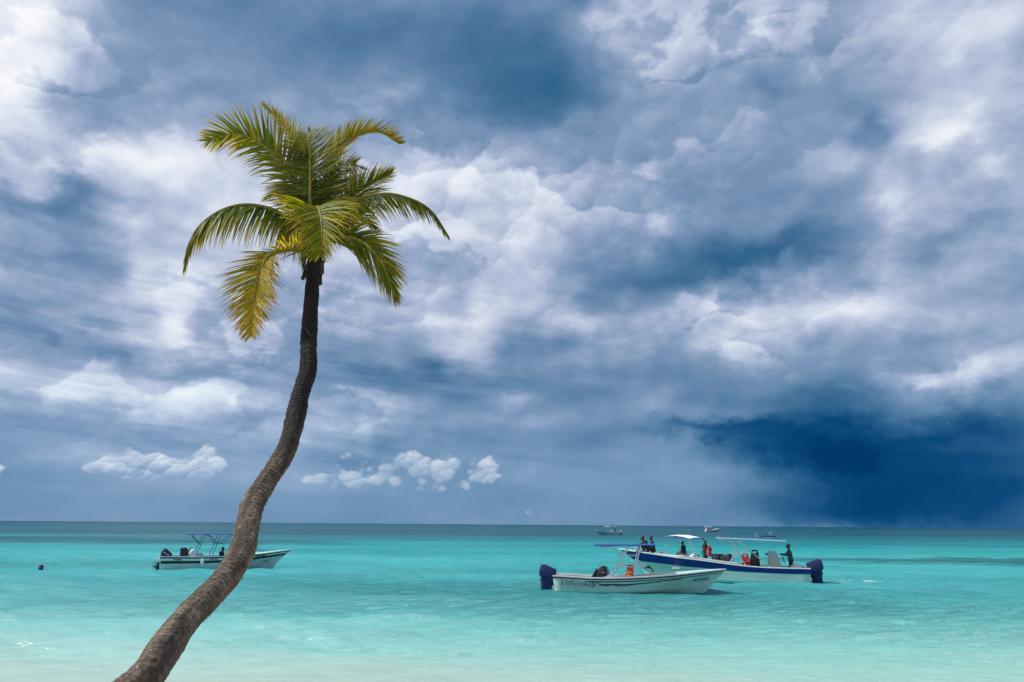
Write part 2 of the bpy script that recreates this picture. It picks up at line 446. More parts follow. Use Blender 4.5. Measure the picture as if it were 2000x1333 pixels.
def build_sea():
    ang = np.radians(np.concatenate([np.linspace(-180, -47, 60), np.linspace(-46.5, 46.5, 640), np.linspace(47, 180, 60)]))
    rad = np.concatenate([np.linspace(2, 9.5, 8), 10 * (180 / 10.0) ** np.linspace(0, 1, 430), 200 * (60000 / 200.0) ** np.linspace(0, 1, 40)])
    A, Q = np.meshgrid(ang, rad)
    X = Q * np.sin(A); Y = Q * np.cos(A)
    step = np.maximum(np.gradient(rad)[:, None] * np.ones_like(A), Q * .0026)
    front = np.clip((np.radians(50) - np.abs(A)) / .05, 0, 1) * np.clip((170 - Q) / 60, 0, 1)
    Z = wave_height(X, Y, step) * front
    shore = np.clip((Y - ground_edge(X)) / 7.0, .25, 1)
    Z = Z * shore
    n = len(ang)
    v = np.stack([X.ravel(), Y.ravel(), Z.ravel()], 1)
    f = []
    for j in range(len(rad) - 1):
        for i in range(n - 1):
            f.append((j * n + i, j * n + i + 1, (j + 1) * n + i + 1, (j + 1) * n + i))
    m = bpy.data.materials.new('sea_water'); m.use_nodes = True
    N = Nodes(m.node_tree); N.n.clear()
    g = N.new('ShaderNodeNewGeometry').outputs['Position']
    x, y, z = N.sep(g)
    d = N.m('MAXIMUM', y, 4.0)
    big = N.noise(N.v('MULTIPLY', g, (.30, 1.0, 0.0)), .045, 4, .55)
    d2 = N.m('MULTIPLY', d, N.rng(big, .3, .7, .80, 1.25))
    o_ = N.m('DIVIDE', 12.6, d2)                    # 0 far out, 1 at the beach
    # water deepens and darkens away from the beach
    body = N.ramp(o_, [(0.0, lin(4, 62, 84)), (.025, lin(8, 80, 96)), (.075, lin(18, 106, 118)), (.125, lin(38, 144, 148)), (.20, lin(64, 164, 168)),
                       (.34, lin(66, 152, 158)), (.50, lin(100, 180, 179)), (.66, lin(154, 212, 205)), (.82, lin(200, 232, 224)), (1.0, lin(228, 238, 228))])
    # the right is a little greener
    body = N.mix(N.rng(x, -20, 40, 0.0, .55, True), body, N.mix(1.0, body, (.86, 1.0, .93), 'MULTIPLY'))
    # sea-grass beds: dark patches of the bottom, with torn edges
    tear = N.v('SCALE', N.v('SUBTRACT', N.noise(N.v('MULTIPLY', g, (.35, 1.0, 0)), .06, 6, .65, out=1), (.5, .5, .5)), scale=34.0)
    gw = N.v('ADD', g, tear)
    def bed(cx, cy, rx, ry, soft=.5):
        k = N.v('MULTIPLY_ADD', gw, (1 / rx, 1 / ry, 0.0), (-cx / rx, -cy / ry, 0.0))
        return N.rng(N.v('LENGTH', k), 1.0 + soft * .5, 1.0 - soft * .5, 0.0, 1.0, True)
    grass = N.m('MAXIMUM', N.m('MAXIMUM', bed(-82, 118, 60, 26), bed(70, 66, 54, 9.5)), N.m('MAXIMUM', bed(-60, 240, 150, 60, .8), bed(60, 330, 200, 80, .8)))
    spots = N.rng(N.noise(N.v('MULTIPLY', g, (.3, 1.0, 0)), .16, 5, .6), .56, .68, 0.0, .35, True)
    grass = N.m('MULTIPLY', N.m('MAXIMUM', grass, spots), N.rng(d, 20, 45, 0.0, .62, True))
    body = N.mix(grass, body, lin(28, 66, 80))
    dif = N.new('ShaderNodeBsdfDiffuse'); N.put(dif.inputs[0], body)
    # clear over the shallow sand, milky further out
    tr = N.new('ShaderNodeBsdfTransparent'); N.put(tr.inputs[0], N.ramp(o_, [(.3, lin(120, 205, 205)), (.75, lin(180, 228, 218)), (1.0, lin(235, 245, 238))]))
    milky = N.ramp(o_, [(.28, (1, 1, 1)), (.62, (.80, .80, .80)), (.9, (.45, .45, .45)), (1.15, (.25, .25, .25))])
    inner = N.new('ShaderNodeMixShader'); N.put(inner.inputs[0], milky); N.l.new(tr.outputs[0], inner.inputs[1]); N.l.new(dif.outputs[0], inner.inputs[2])
    # ripples
    far = N.m('MULTIPLY', N.rng(d, 30, 160, 1.0, .30), N.rng(d, 13, 28, .38, 1.0))
    r1 = N.noise(N.v('MULTIPLY', g, (.42, 1.35, 1.0)), 2.2, 6, .66, .5)
    r2 = N.noise(N.v('MULTIPLY', g, (.35, 1.0, 1.0)), .55, 4, .55, .2)
    calm = N.rng(N.noise(N.v('MULTIPLY', g, (.5, 1.0, 1.0)), .05, 3, .5), .36, .64, .45, 1.25, True)
    bp = N.new('ShaderNodeBump'); bp.inputs['Distance'].default_value = .48
    N.put(bp.inputs['Strength'], N.m('MULTIPLY', N.m('MULTIPLY', far, calm), 1.0, clamp=True))
    N.put(bp.inputs['Height'], N.m('MULTIPLY_ADD', r2, 1.6, r1))
    gl = N.new('ShaderNodeBsdfGlossy'); gl.inputs['Roughness'].default_value = .14; gl.inputs['Color'].default_value = (1, 1, 1, 1)
    N.l.new(bp.outputs[0], gl.inputs['Normal'])
    fr = N.new('ShaderNodeFresnel'); fr.inputs['IOR'].default_value = 1.33; N.l.new(bp.outputs[0], fr.inputs['Normal'])
    fac = N.m('MINIMUM', N.m('MULTIPLY', fr.outputs[0], .60), N.rng(d, 20, 110, .40, .24))
    mx = N.new('ShaderNodeMixShader'); N.put(mx.inputs[0], fac); N.l.new(inner.outputs[0], mx.inputs[1]); N.l.new(gl.outputs[0], mx.inputs[2])
    N.l.new(bp.outputs[0], dif.inputs['Normal'])
    o = N.new('ShaderNodeOutputMaterial'); N.l.new(mx.outputs[0], o.inputs[0])
    tag(mesh_obj('sea', v, f, m), kind='structure')


def ground_edge(x):
    return 13.2 + .10 * x + .5 * np.sin(x * .21 + .6) + .25 * np.sin(x * .63)


build_sea()


# ------------------------------------------------------------------ the leaning coconut palm
def bark_material():
    m = bpy.data.materials.new('palm_bark'); m.use_nodes = True
    N = Nodes(m.node_tree); N.n.clear()
    at_ = N.new('ShaderNodeAttribute', attribute_name='bark').outputs['Vector']     # along, around, ring depth
    a, b_, dpt = N.sep(at_)
    tc = N.new('ShaderNodeTexCoord').outputs['Object']
    n1 = N.noise(tc, 5.0, 6, .65); n2 = N.noise(tc, 38.0, 5, .65)
    cyl = N.comb(N.m('MULTIPLY', a, 34.0), N.m('MULTIPLY', N.m('SINE', b_), 1.6), N.m('MULTIPLY', N.m('COSINE', b_), 1.6))
    n3 = N.noise(cyl, 1.6, 5, .6)
    c = N.mix(N.rng(n1, .3, .72), lin(100, 88, 78), lin(166, 150, 134))
    c = N.mix(N.rng(n3, .40, .68, 0, .75), c, lin(54, 46, 41))
    c = N.mix(N.rng(n2, .55, .75, 0, .5), c, lin(150, 136, 120))
    c = N.mix(N.rng(N.noise(tc, 2.1, 5, .6), .54, .66, 0, .5, True), c, lin(92, 90, 74))      # grey-green lichen
    c = N.mix(N.rng(dpt, .15, .9, .75, 0.0), c, lin(38, 30, 26))                                 # darker tone in the ring scars
    c = N.mix(N.rng(N.noise(tc, 17.0, 3, .5), .70, .74, 0, .85, True), c, lin(205, 200, 190))    # pale flecks
    c = N.mix(N.rng(a, 3.6, 6.2, 0.0, .92, True), c, lin(26, 24, 27))                            # crown's shade painted in as darker upper bark
    p = N.new('ShaderNodeBsdfPrincipled'); N.put(p.inputs['Base Color'], c); p.inputs['Roughness'].default_value = .92
    p.inputs['Specular IOR Level'].default_value = .25
    bp = N.new('ShaderNodeBump'); bp.inputs['Strength'].default_value = .9; bp.inputs['Distance'].default_value = .012
    N.put(bp.inputs['Height'], N.m('MULTIPLY_ADD', n3, 1.1, n2)); N.l.new(bp.outputs[0], p.inputs['Normal'])
    o = N.new('ShaderNodeOutputMaterial'); N.l.new(p.outputs[0], o.inputs[0])
    return m


def leaf_material():
    m = bpy.data.materials.new('palm_leaflet'); m.use_nodes = True
    N = Nodes(m.node_tree); N.n.clear()
    c = N.new('ShaderNodeVertexColor', layer_name='tint').outputs[0]
    tc = N.new('ShaderNodeTexCoord').outputs['Object']
    c = N.mix(N.rng(N.noise(tc, 9.0, 4, .6), .3, .75, 0.0, .35), c, N.mix(1.0, c, (.70, .72, .6), 'MULTIPLY'))
    d = N.new('ShaderNodeBsdfPrincipled'); N.put(d.inputs['Base Color'], c); d.inputs['Roughness'].default_value = .5
    d.inputs['Specular IOR Level'].default_value = .22
    t = N.new('ShaderNodeBsdfTranslucent'); N.put(t.inputs[0], N.mix(1.0, c, (2.1, 2.0, .5), 'MULTIPLY'))
    mx = N.new('ShaderNodeMixShader'); mx.inputs[0].default_value = .45
    N.l.new(d.outputs[0], mx.inputs[1]); N.l.new(t.outputs[0], mx.inputs[2])
    o = N.new('ShaderNodeOutputMaterial'); N.l.new(mx.outputs[0], o.inputs[0])
    return m


BARK = bark_material(); LEAF = leaf_material()
RACHIS = paint('palm_rachis', lin(112, 104, 40), .6, spec=.2, vary=.25, scale=8)
FIBRE = paint('palm_fibre', lin(62, 46, 34), .95, vary=.4, scale=20, bump=.8, bscale=120)

# trunk axis: picture point, distance from the beach, width in picture
AXIS = [(274, 1336, 6.55, 77), (322, 1268, 6.85, 68), (366, 1208, 7.2, 61), (404, 1168, 7.5, 58), (440, 1131, 7.75, 56), (464, 1094, 8.0, 53), (479, 1056, 8.3, 50),
        (488, 1012, 8.6, 47), (498, 978, 8.85, 45), (523, 938, 9.1, 43), (551, 896, 9.35, 41), (569, 852, 9.6, 40), (578, 808, 9.8, 39.5), (588, 768, 10.0, 38),
        (600, 728, 10.2, 35.5), (603, 690, 10.35, 33.5), (604, 650, 10.5, 33), (607, 605, 10.65, 31.5), (610, 565, 10.8, 29), (612, 530, 10.9, 28), (613, 505, 11.0, 27)]


def build_palm():
    fpx = 26 / 36 * 2000
    fwd = CAM_ROT @ Vector((0, 0, -1))
    pts = []
    for px, py, Y, w in AXIS:
        p = at(px, py, Y); depth = (p - EYE).dot(fwd)
        pts.append((*p, w * (.95 if py > 900 else .91) * depth / fpx / 2))
    p0 = Vector(pts[0][:3]); d0 = (p0 - Vector(pts[1][:3])).normalized()
    gz = lambda q: float(ground_z(np.array(q.x), np.array(q.y)))
    q1 = p0 + Vector((-.28, -.16, -.30)); q2 = q1 + Vector((-.20, -.14, -.36))
    foot = Vector((q2.x - .10, q2.y - .06, 0)); foot.z = gz(foot) - .12
    pts = [(*foot, .30), (*q2.lerp(foot, .45), .235), (*q2, .205), (*q1, .19)] + pts
    S = spline(pts, 1500)
    seg = np.linalg.norm(np.diff(S[:, :3], axis=0), axis=1); s = np.concatenate([[0], np.cumsum(seg)])
    root = empty('palm_tree', foot + Vector((0, 0, .12)))
    tag(root, 'tall coconut palm leaning over the turquoise water, curved trunk and one green crown', 'palm tree')
    base = np.array(root.location)
    rng = np.random.RandomState(3)
    n = 72
    th = np.linspace(0, 2 * np.pi, n, endpoint=False)
    # uneven ring scars
    rings = [0.0]
    while rings[-1] < s[-1] + .2: rings.append(rings[-1] + (.032 + .034 * rng.rand()) * (1.0 if rings[-1] < 6.2 else .9))
    rings = np.array(rings); rdepth = .35 + .65 * rng.rand(len(rings)); rtilt = rng.randn(len(rings)) * .010; rph = rng.rand(len(rings)) * 6.28
    V = []; Aarr = []
    T = np.gradient(S[:, :3], axis=0); T /= np.linalg.norm(T, axis=1)[:, None]
    a = np.cross(T[0], [0, 1, 0]); a /= np.linalg.norm(a)
    from mathutils import noise as mn
    for i in range(len(S)):
        t = T[i]; a = a - t * a.dot(t); a /= np.linalg.norm(a); b = np.cross(t, a)
        jit = np.array([mn.fractal(Vector((math.cos(w) * 1.3, math.sin(w) * 1.3, s[i] * 2.2)), 1.0, 2.0, 4) for w in th])
        fine = np.array([mn.fractal(Vector((math.cos(w) * 4.5, math.sin(w) * 4.5, s[i] * 16)), 1.0, 2.0, 3) for w in th])
        u = s[i] + .012 * np.sin(th * 2 + 1.1) + .026 * jit + .016 * fine
        k = np.clip(np.searchsorted(rings, u) - 1, 0, len(rings) - 2)
        u2 = u + rtilt[k] * np.sin(th + rph[k])
        k = np.clip(np.searchsorted(rings, u2) - 1, 0, len(rings) - 2)
        ph = (u2 - rings[k]) / (rings[k + 1] - rings[k])
        step = np.where(ph < .16, ph / .16, 1 - .55 * (ph - .16) / .84)         # proud lower lip, sloping back to the next scar
        dep = step * (.35 + .65 * rdepth[k]) * np.clip(.75 + 1.1 * jit, .15, 1.2)
        r = S[i, 3] * (1 + .035 * jit) - .008 + (.012 if s[i] < 2.6 else .018) * dep + .0055 * fine + .004 * jit
        V.append(S[i, :3] + np.outer(r * np.cos(th), a) + np.outer(r * np.sin(th), b) - base)
        Aarr.append(np.stack([np.full(n, s[i]), th, dep], 1))
    V = np.concatenate(V); Aarr = np.concatenate(Aarr)
    F = [(i * n + k, i * n + (k + 1) % n, (i + 1) * n + (k + 1) % n, (i + 1) * n + k) for i in range(len(S) - 1) for k in range(n)]
    F.append(tuple((len(S) - 1) * n + k for k in range(n)))
    tr = mesh_obj('trunk', V, F, BARK, root)
    at_ = tr.data.attributes.new('bark', 'FLOAT_VECTOR', 'POINT'); at_.data.foreach_set('vector', Aarr.ravel())
    tr['label'] = 'ringed grey brown trunk, darker towards the crown'
    # torn fibre and old leaf bases round the head of the trunk
    top = Vector(S[-1, :3] - base); tdir = Vector(T[-1])
    for k in range(30):
        w = k * 2.4 + rng.rand() * .6; rad = .095 + .06 * rng.rand()
        h0 = -.36 + .55 * rng.rand(); ln = .13 + .20 * rng.rand()
        out = Vector((math.cos(w), math.sin(w), 0))
        P = top + out * rad + Vector((0, 0, h0)); sd = Vector((-math.sin(w), math.cos(w), 0))
        vs = []; wd = .030 + .035 * rng.rand()
        for j in range(5):
            f = j / 4
            c = P + Vector((0, 0, ln * (f - .3))) + out * (.05 * f * f + .02 * math.sin(3 * f + k)) + sd * .02 * math.sin(2.2 * f + k)
            hw = wd * (1 - .75 * f) + .004
            vs += [c - sd * hw, c + out * .016, c + sd * hw, c - out * .010]
        fs = [(4 * j + q, 4 * j + (q + 1) % 4, 4 * j + 4 + (q + 1) % 4, 4 * j + 4 + q) for j in range(4) for q in range(4)] + [(0, 1, 2, 3), (16, 17, 18, 19)]
        MB().add(vs, fs).build('leaf_base', FIBRE, root)
    crown(root, base, S[-1, :3], rng)


# fronds: rachis through picture points with distance; leaflet length; side vector (picture right, up, towards the eye); droop, yellowness, sweep, brown tip
FRONDS = [
    # upper left, broad, seen from the side
    dict(p=[(611, 500, 11.0), (598, 440, 10.95), (573, 355, 10.85), (538, 304, 10.75), (498, 274, 10.7), (455, 262, 10.65), (404, 276, 10.6)], L=.72, side=(.45, .75, .35), droop=.25, yel=.42, tip=.12, n=62, sweep=.62),
    # behind it, thin, rising to the top
    dict(p=[(613, 500, 11.1), (606, 420, 11.3), (594, 330, 11.5), (574, 275, 11.6), (548, 236, 11.7), (512, 203, 11.75)], L=.42, side=(.75, .35, .5), droop=.35, yel=.72, tip=.1, n=52, sweep=.8),
    # upper right, arching over, sunlit
    dict(p=[(617, 498, 11.1), (626, 410, 11.3), (640, 325, 11.5), (668, 284, 11.6), (706, 262, 11.7), (744, 260, 11.75), (781, 282, 11.75)], L=.46, base=.46, hang=-.55, side=(-.55, .8, .25), droop=-.12, yel=.74, tip=.35, n=50, sweep=.95),
    # the big upright one facing the eye
    dict(p=[(613, 498, 10.9), (609, 450, 10.75), (606, 390, 10.65), (606, 330, 10.65), (604, 282, 10.72), (600, 262, 10.85)], L=.84, side=(1, 0.02, .22), droop=.05, yel=.22, tip=.05, n=64, sweep=.12, base=.10),
    # second upright one, to the right and behind, tip nodding right
    dict(p=[(616, 498, 11.1), (626, 440, 11.15), (640, 375, 11.2), (660, 330, 11.2), (684, 320, 11.15), (712, 332, 11.05)], L=.42, side=(.85, -.45, .3), droop=.22, yel=.18, tip=.1, n=56, sweep=.35, base=.12),
    # third, leaning right, long level leaflets
    dict(p=[(616, 500, 11.15), (634, 462, 11.25), (660, 420, 11.35), (690, 384, 11.45), (722, 362, 11.5), (764, 338, 11.5)], L=.60, side=(.55, -.75, .35), droop=.12, yel=.25, tip=.15, n=54, sweep=.7, base=.16),
    # right, arched, leaflets hanging
    dict(p=[(617, 500, 11.0), (642, 440, 10.95), (690, 396, 10.85), (748, 379, 10.75), (800, 388, 10.65), (842, 412, 10.6), (875, 460, 10.55)], L=.46, base=.12, hang=.9, side=(.15, .25, 1), droop=.6, yel=.10, tip=.12, n=60, sweep=.75),
    # left, arched, long leaflets hanging straight down
    dict(p=[(609, 500, 11.0), (586, 450, 10.9), (546, 416, 10.8), (502, 402, 10.7), (456, 403, 10.6), (410, 424, 10.52), (376, 462, 10.48), (362, 524, 10.45)], L=.62, base=.08, hang=1.5, side=(.1, .2, 1), droop=.7, yel=.20, tip=.40, n=60, sweep=.5),
    # towards the eye, folded down in front
    dict(p=[(612, 498, 10.9), (611, 450, 10.65), (615, 416, 10.35), (621, 405, 10.1), (627, 424, 9.85), (629, 455, 9.75), (627, 500, 9.7)], L=.62, side=(1, .1, 0), droop=.50, yel=.48, tip=.25, n=58, sweep=.45, base=.2),
    # lower right
    dict(p=[(618, 500, 11.0), (645, 470, 10.9), (682, 462, 10.75), (720, 482, 10.6), (750, 521, 10.5), (772, 582, 10.45)], L=.64, base=.12, hang=.35, side=(.65, .55, .5), droop=.3, yel=.34, tip=.35, n=60, sweep=.75),
    # lower left, yellowing with a brown end
    dict(p=[(608, 504, 10.95), (590, 492, 10.85), (562, 489, 10.7), (532, 498, 10.6), (508, 530, 10.5), (497, 586, 10.45), (491, 656, 10.42)], L=.58, base=.10, side=(.95, .25, .2), droop=.18, yel=.82, tip=.75, n=80, sweep=.42),
    # small yellow one hanging left behind the front frond
    dict(p=[(609, 500, 11.05), (594, 452, 11.1), (574, 432, 11.15), (558, 446, 11.2), (549, 486, 11.2)], L=.50, base=.1, hang=.8, side=(.6, .2, .8), droop=.6, yel=.75, tip=.5, n=40, sweep=.6),
    # dark ones at the back
    dict(p=[(614, 498, 11.25), (628, 440, 11.6), (660, 410, 11.95), (700, 420, 12.2), (735, 450, 12.35)], L=.55, side=(.5, .3, -.8), droop=.6, yel=.10, tip=.1, n=46, sweep=.6),
    dict(p=[(611, 498, 11.25), (596, 430, 11.6), (575, 385, 11.95), (548, 372, 12.2), (520, 390, 12.35)], L=.55, side=(.6, .3, -.7), droop=.5, yel=.12, tip=.1, n=46, sweep=.6),
    # rising spear, half open
    dict(p=[(614, 498, 11.1), (612, 400, 11.15), (608, 310, 11.15), (602, 250, 11.1)], L=.28, side=(.8, .1, .5), droop=.1, yel=.25, tip=.05, n=34, sweep=1.6),
]


def crown(root, base, top, rng):
    right = CAM_ROT @ Vector((1, 0, 0)); upv = CAM_ROT @ Vector((0, 1, 0)); back = CAM_ROT @ Vector((0, 0, 1))
    blades = []                        # (screen size, frond, verts, faces, colours)
    B = Vector(base)
    for fi, fr in enumerate(FRONDS):
        P = spline([at(*p) for p in fr['p']], 60)
        P[0] = np.array(top) * .5 + P[0] * .5
        seg = np.linalg.norm(np.diff(P, axis=0), axis=1); cs = np.concatenate([[0], np.cumsum(seg)]); cs /= cs[-1]
        rad = [.034 * (1 - .88 * c) + .004 for c in cs]
        fo = MB().tube([Vector(p) - B for p in P], rad, 7).build('frond', RACHIS, root)
        fr['L'] *= 1.3; fr['n'] = int(fr['n'] * 1.75)
        S0 = (right * fr['side'][0] + upv * fr['side'][1] + back * fr['side'][2]).normalized()
        nL = fr['n']; b0 = fr.get('base', .22)
        for k in range(nL):
            for sd in (-1, 1):
                c = b0 + (1 - b0) * ((k + .5 + .35 * (rng.rand() - .5)) / nL)
                c = min(c, .999)
                p = Vector([np.interp(c, cs, P[:, q]) for q in range(3)])
                j = int(np.searchsorted(cs, c)); j = max(1, min(j, len(P) - 2))
                t = Vector(P[j + 1] - P[j - 1]).normalized()
                S = (S0 - t * S0.dot(t)).normalized(); nn = t.cross(S).normalized()
                if nn.z < 0: nn = -nn
                u = (c - b0) / (1 - b0)
                prof = (math.sin(math.pi * min(1, .16 + u * .80)) ** .62) * (1 - .35 * u)
                ln = fr['L'] * prof * (.86 + .26 * rng.rand())
                if rng.rand() < .03: ln *= .55
                ang = fr['sweep'] + .55 * u ** 2 + .10 * rng.randn()
                d = (S * sd * math.cos(ang) + t * math.sin(ang) + nn * (.20 + .08 * rng.randn()) + Vector((0, 0, -1)) * fr.get('hang', 0) * (.7 + .6 * rng.rand())).normalized()
                q = Vector(p); vs = []; cols = []
                w0 = (.0105 + .0055 * rng.rand()) * (.75 + .45 * min(1, ln / .6))
                gr = fr['droop'] * (.8 + .4 * rng.rand())
                wn = (t - d * t.dot(d)).normalized()
                nseg = 6
                y = min(1, max(0, fr['yel'] * .96 + .16 * rng.randn() + .12 * u))
                green = Vector(lin(20, 52, 14)); mid = Vector(lin(92, 108, 20)); yel = Vector(lin(176, 150, 32)); brown = Vector(lin(150, 112, 62))
                col = green.lerp(mid, min(1, y * 2)) if y < .5 else mid.lerp(yel, (y - .5) * 2)
                hasb = rng.rand() < fr['tip'] * (.35 + 1.1 * u)
                bst = .35 + .5 * rng.rand()
                for m_ in range(nseg + 1):
                    f = m_ / nseg
                    w = w0 * (.55 + .45 * min(1, f * 5)) * (1 - f ** 1.7) + .0008
                    wq = (wn - d * wn.dot(d)).normalized(); dn = d.cross(wq).normalized()
                    vs += [q - wq * w - dn * w * .35 - B, q - B, q + wq * w - dn * w * .35 - B]
                    cc = col.lerp(brown, max(0, min(1, (f - bst) * 4))) if hasb else col.lerp(yel, .55 * f * f)
                    cols += [(*cc, 1)] * 3
                    q = q + d * (ln / nseg)
                    if gr >= 0: d = (d + Vector((0, 0, -1)) * gr * (.10 + .34 * f) + Vector((.05, 0, 0)) * f).normalized()
                    else: d = (d + Vector((.5, 0, .25)) * (-gr) * (.2 + .6 * f)).normalized()
                fs = []
                for m_ in range(nseg):
                    a = m_ * 3
                    fs += [(a, a + 1, a + 4, a + 3), (a + 1, a + 2, a + 5, a + 4)]
                e0 = Vector(vs[1]) + B - EYE; e1 = Vector(vs[-2]) + B - EYE
                size = (e0 / e0.length - e1 / e1.length).length * w0 * (0.6 if e0.y > 11.1 else 1.0)
                blades.append((size, fi, fo, vs, fs, cols))
    blades.sort(key=lambda b: -b[0])

    def leaf_mesh(name, vs, fs, cols, parent):
        o = mesh_obj(name, vs, fs, LEAF, parent)
        ca = o.data.color_attributes.new('tint', 'FLOAT_COLOR', 'POINT')
        ca.data.foreach_set('color', np.array(cols, np.float32).ravel())
        return o
    for b in blades[:290]:
        leaf_mesh('leaflet', b[3], b[4], b[5], b[2])
    V = []; F = []; C = []
    for b in blades[290:]:
        k = len(V); V += b[3]; C += b[5]; F += [tuple(i + k for i in f) for f in b[4]]
    tag(leaf_mesh('foliage', V, F, C, root), kind='stuff')


build_palm()


# ------------------------------------------------------------------ boats
GEL = paint('gelcoat_green_bounce', (.54, .72, .63), .32, vary=.06, scale=2.2, coat=.15, dirt=(.40, .50, .45))  # green bounce off the water is mixed into the white hull colour
GELIN = paint('pale_grey_liner', (.60, .62, .60), .6, vary=.12, scale=5, dirt=(.36, .36, .33))
BLACKP = paint('black_paint', (.014, .016, .022), .4, vary=.2, scale=8)
BLUEP = paint('royal_blue_paint', (.006, .030, .215), .5, vary=.18, scale=4, spec=.3)
NAVYP = paint('navy_lettering', (.008, .018, .085), .45, vary=.15)
NAVYC = paint('navy_vinyl_cover', (.006, .016, .090), .55, vary=.25, scale=7, bump=.4, bscale=25)
BLACKC = paint('black_vinyl_cover', (.016, .017, .024), .5, vary=.25, scale=7, bump=.4, bscale=25)
DARKM = paint('dark_motor_leg', (.014, .022, .040), .4, vary=.2, scale=9)
STEEL = paint('stainless_tube', (.62, .66, .66), .22, metal=.85, vary=.08, scale=14)
TEALT = paint('painted_blue_tube', (.035, .12, .20), .35, metal=.2, vary=.12, scale=14)
CANBLUE = paint('blue_canopy_cloth', (.014, .075, .27), .8, vary=.18, scale=5, bump=.3, bscale=40)
CANWHITE = paint('white_canopy_cloth', (.70, .73, .74), .75, vary=.08, scale=5, bump=.3, bscale=40)
SEATW = paint('white_vinyl', (.72, .73, .71), .5, vary=.08, scale=6, bump=.2)
GREENL = paint('faded_green_lettering', (.03, .10, .09), .5, vary=.2)
GREYC = paint('grey_console', (.46, .49, .47), .5, vary=.10, scale=5, dirt=(.36, .37, .35))
REDV = paint('red_life_vest', (.42, .018, .022), .75, vary=.25, scale=12, bump=.4, bscale=45)
ORANGEV = paint('orange_life_vest', (.80, .10, .022), .75, vary=.18, scale=12, bump=.4, bscale=45)
BLACKV = paint('black_life_vest', (.014, .013, .018), .8, vary=.3, scale=12, bump=.4, bscale=45)


def prism(profile, hw, bev=.03, y=0.0, seg=2):
    """side profile (x, z) given a width and rounded edges"""
    bm = bmesh.new()
    a = [bm.verts.new((x, y - hw, z)) for x, z in profile]; b = [bm.verts.new((x, y + hw, z)) for x, z in profile]
    n = len(profile)
    bm.faces.new(a); bm.faces.new(b[::-1])
    for i in range(n): bm.faces.new((a[i], b[i], b[(i + 1) % n], a[(i + 1) % n]))
    bmesh.ops.recalc_face_normals(bm, faces=bm.faces[:])
    if bev > 0: bmesh.ops.bevel(bm, geom=bm.edges[:], offset=bev, segments=seg, affect='EDGES', profile=.5)
    bm.verts.index_update()
    r = ([v.co.copy() for v in bm.verts], [[v.index for v in f.verts] for f in bm.faces]); bm.free()
    return r


class Hull:
    def __init__(s, L, Lw, beam, sheer, stern_rake=.14, flare=1.0, stem=0.0):
        s.L, s.Lw, s.beam, s.sheer, s.rk, s.fl, s.stem = L, Lw, beam, sheer, stern_rake, flare, stem
    def zs(s, t): return smooth_table(s.sheer, t)
    def zk(s, t): return lerp_table([(0, -.24), (.6, -.26), (.85, -.20), (1, -.06)], t)
    def bs(s, t): return s.beam / 2 * max(.012, smooth_table([(0, .86), (.2, .95), (.45, 1.0), (.65, .93), (.8, .70), (.9, .43), (.97, .16), (1, .012)], t))
    def bc(s, t): return s.beam / 2 * max(.006, smooth_table([(0, .76), (.4, .84), (.6, .70), (.75, .46), (.88, .19), (.96, .05), (1, .006)], t))
    def zc(s, t): return smooth_table([(0, -.03), (.4, -.02), (.65, .06), (.85, .22), (1, .34)], t)
    def place(s, t, y, z):
        h = min(1.0, max(0.0, (z + .1) / (s.sheer[-1][1] + .1)))
        x = t * (s.Lw + (s.L - s.Lw) * (h ** (1.0 + s.stem))) - s.rk * h * (1 - t) ** 6
        return Vector((x, y, z))
    def side(s, t, w, sg, off=0.0):
        bc, bs, zc, zs = s.bc(t), s.bs(t), s.zc(t), s.zs(t)
        e = 1.0 + .9 * s.fl * t ** 3
        y = bc + (bs - bc) * max(w, 0) ** e + off
        return s.place(t, sg * y, zc + (zs - zc) * w)
    def bottom(s, t, k, sg):
        return s.place(t, sg * s.bc(t) * k, s.zk(t) + (s.zc(t) - s.zk(t)) * k ** 1.3)
    def width(s, t, z):
        zc, zs = s.zc(t), s.zs(t)
        if z >= zc: return abs(s.side(t, min(1, (z - zc) / (zs - zc)), 1).y)
        k = max(0.0, (z - s.zk(t)) / (zc - s.zk(t))) ** (1 / 1.3)
        return s.bc(t) * k
    def find(s, x, z, sg, off):
        """point of the topside at length x and height z"""
        lo, hi = 0.0, 1.0
        for _ in range(26):
            t = (lo + hi) / 2
            w = (z - s.zc(t)) / (s.zs(t) - s.zc(t))
            if s.side(t, min(max(w, 0), 1), sg).x < x: lo = t
            else: hi = t
        return s.side(t, min(max(w, 0.0), 1.0), sg, off)
    def t_of(s, x):
        lo, hi = 0.0, 1.0
        for _ in range(24):
            t = (lo + hi) / 2
            if s.side(t, 1, 1).x < x: lo = t
            else: hi = t
        return t


TS = list(np.linspace(0, .6, 16)) + list(np.linspace(.63, 1, 22))


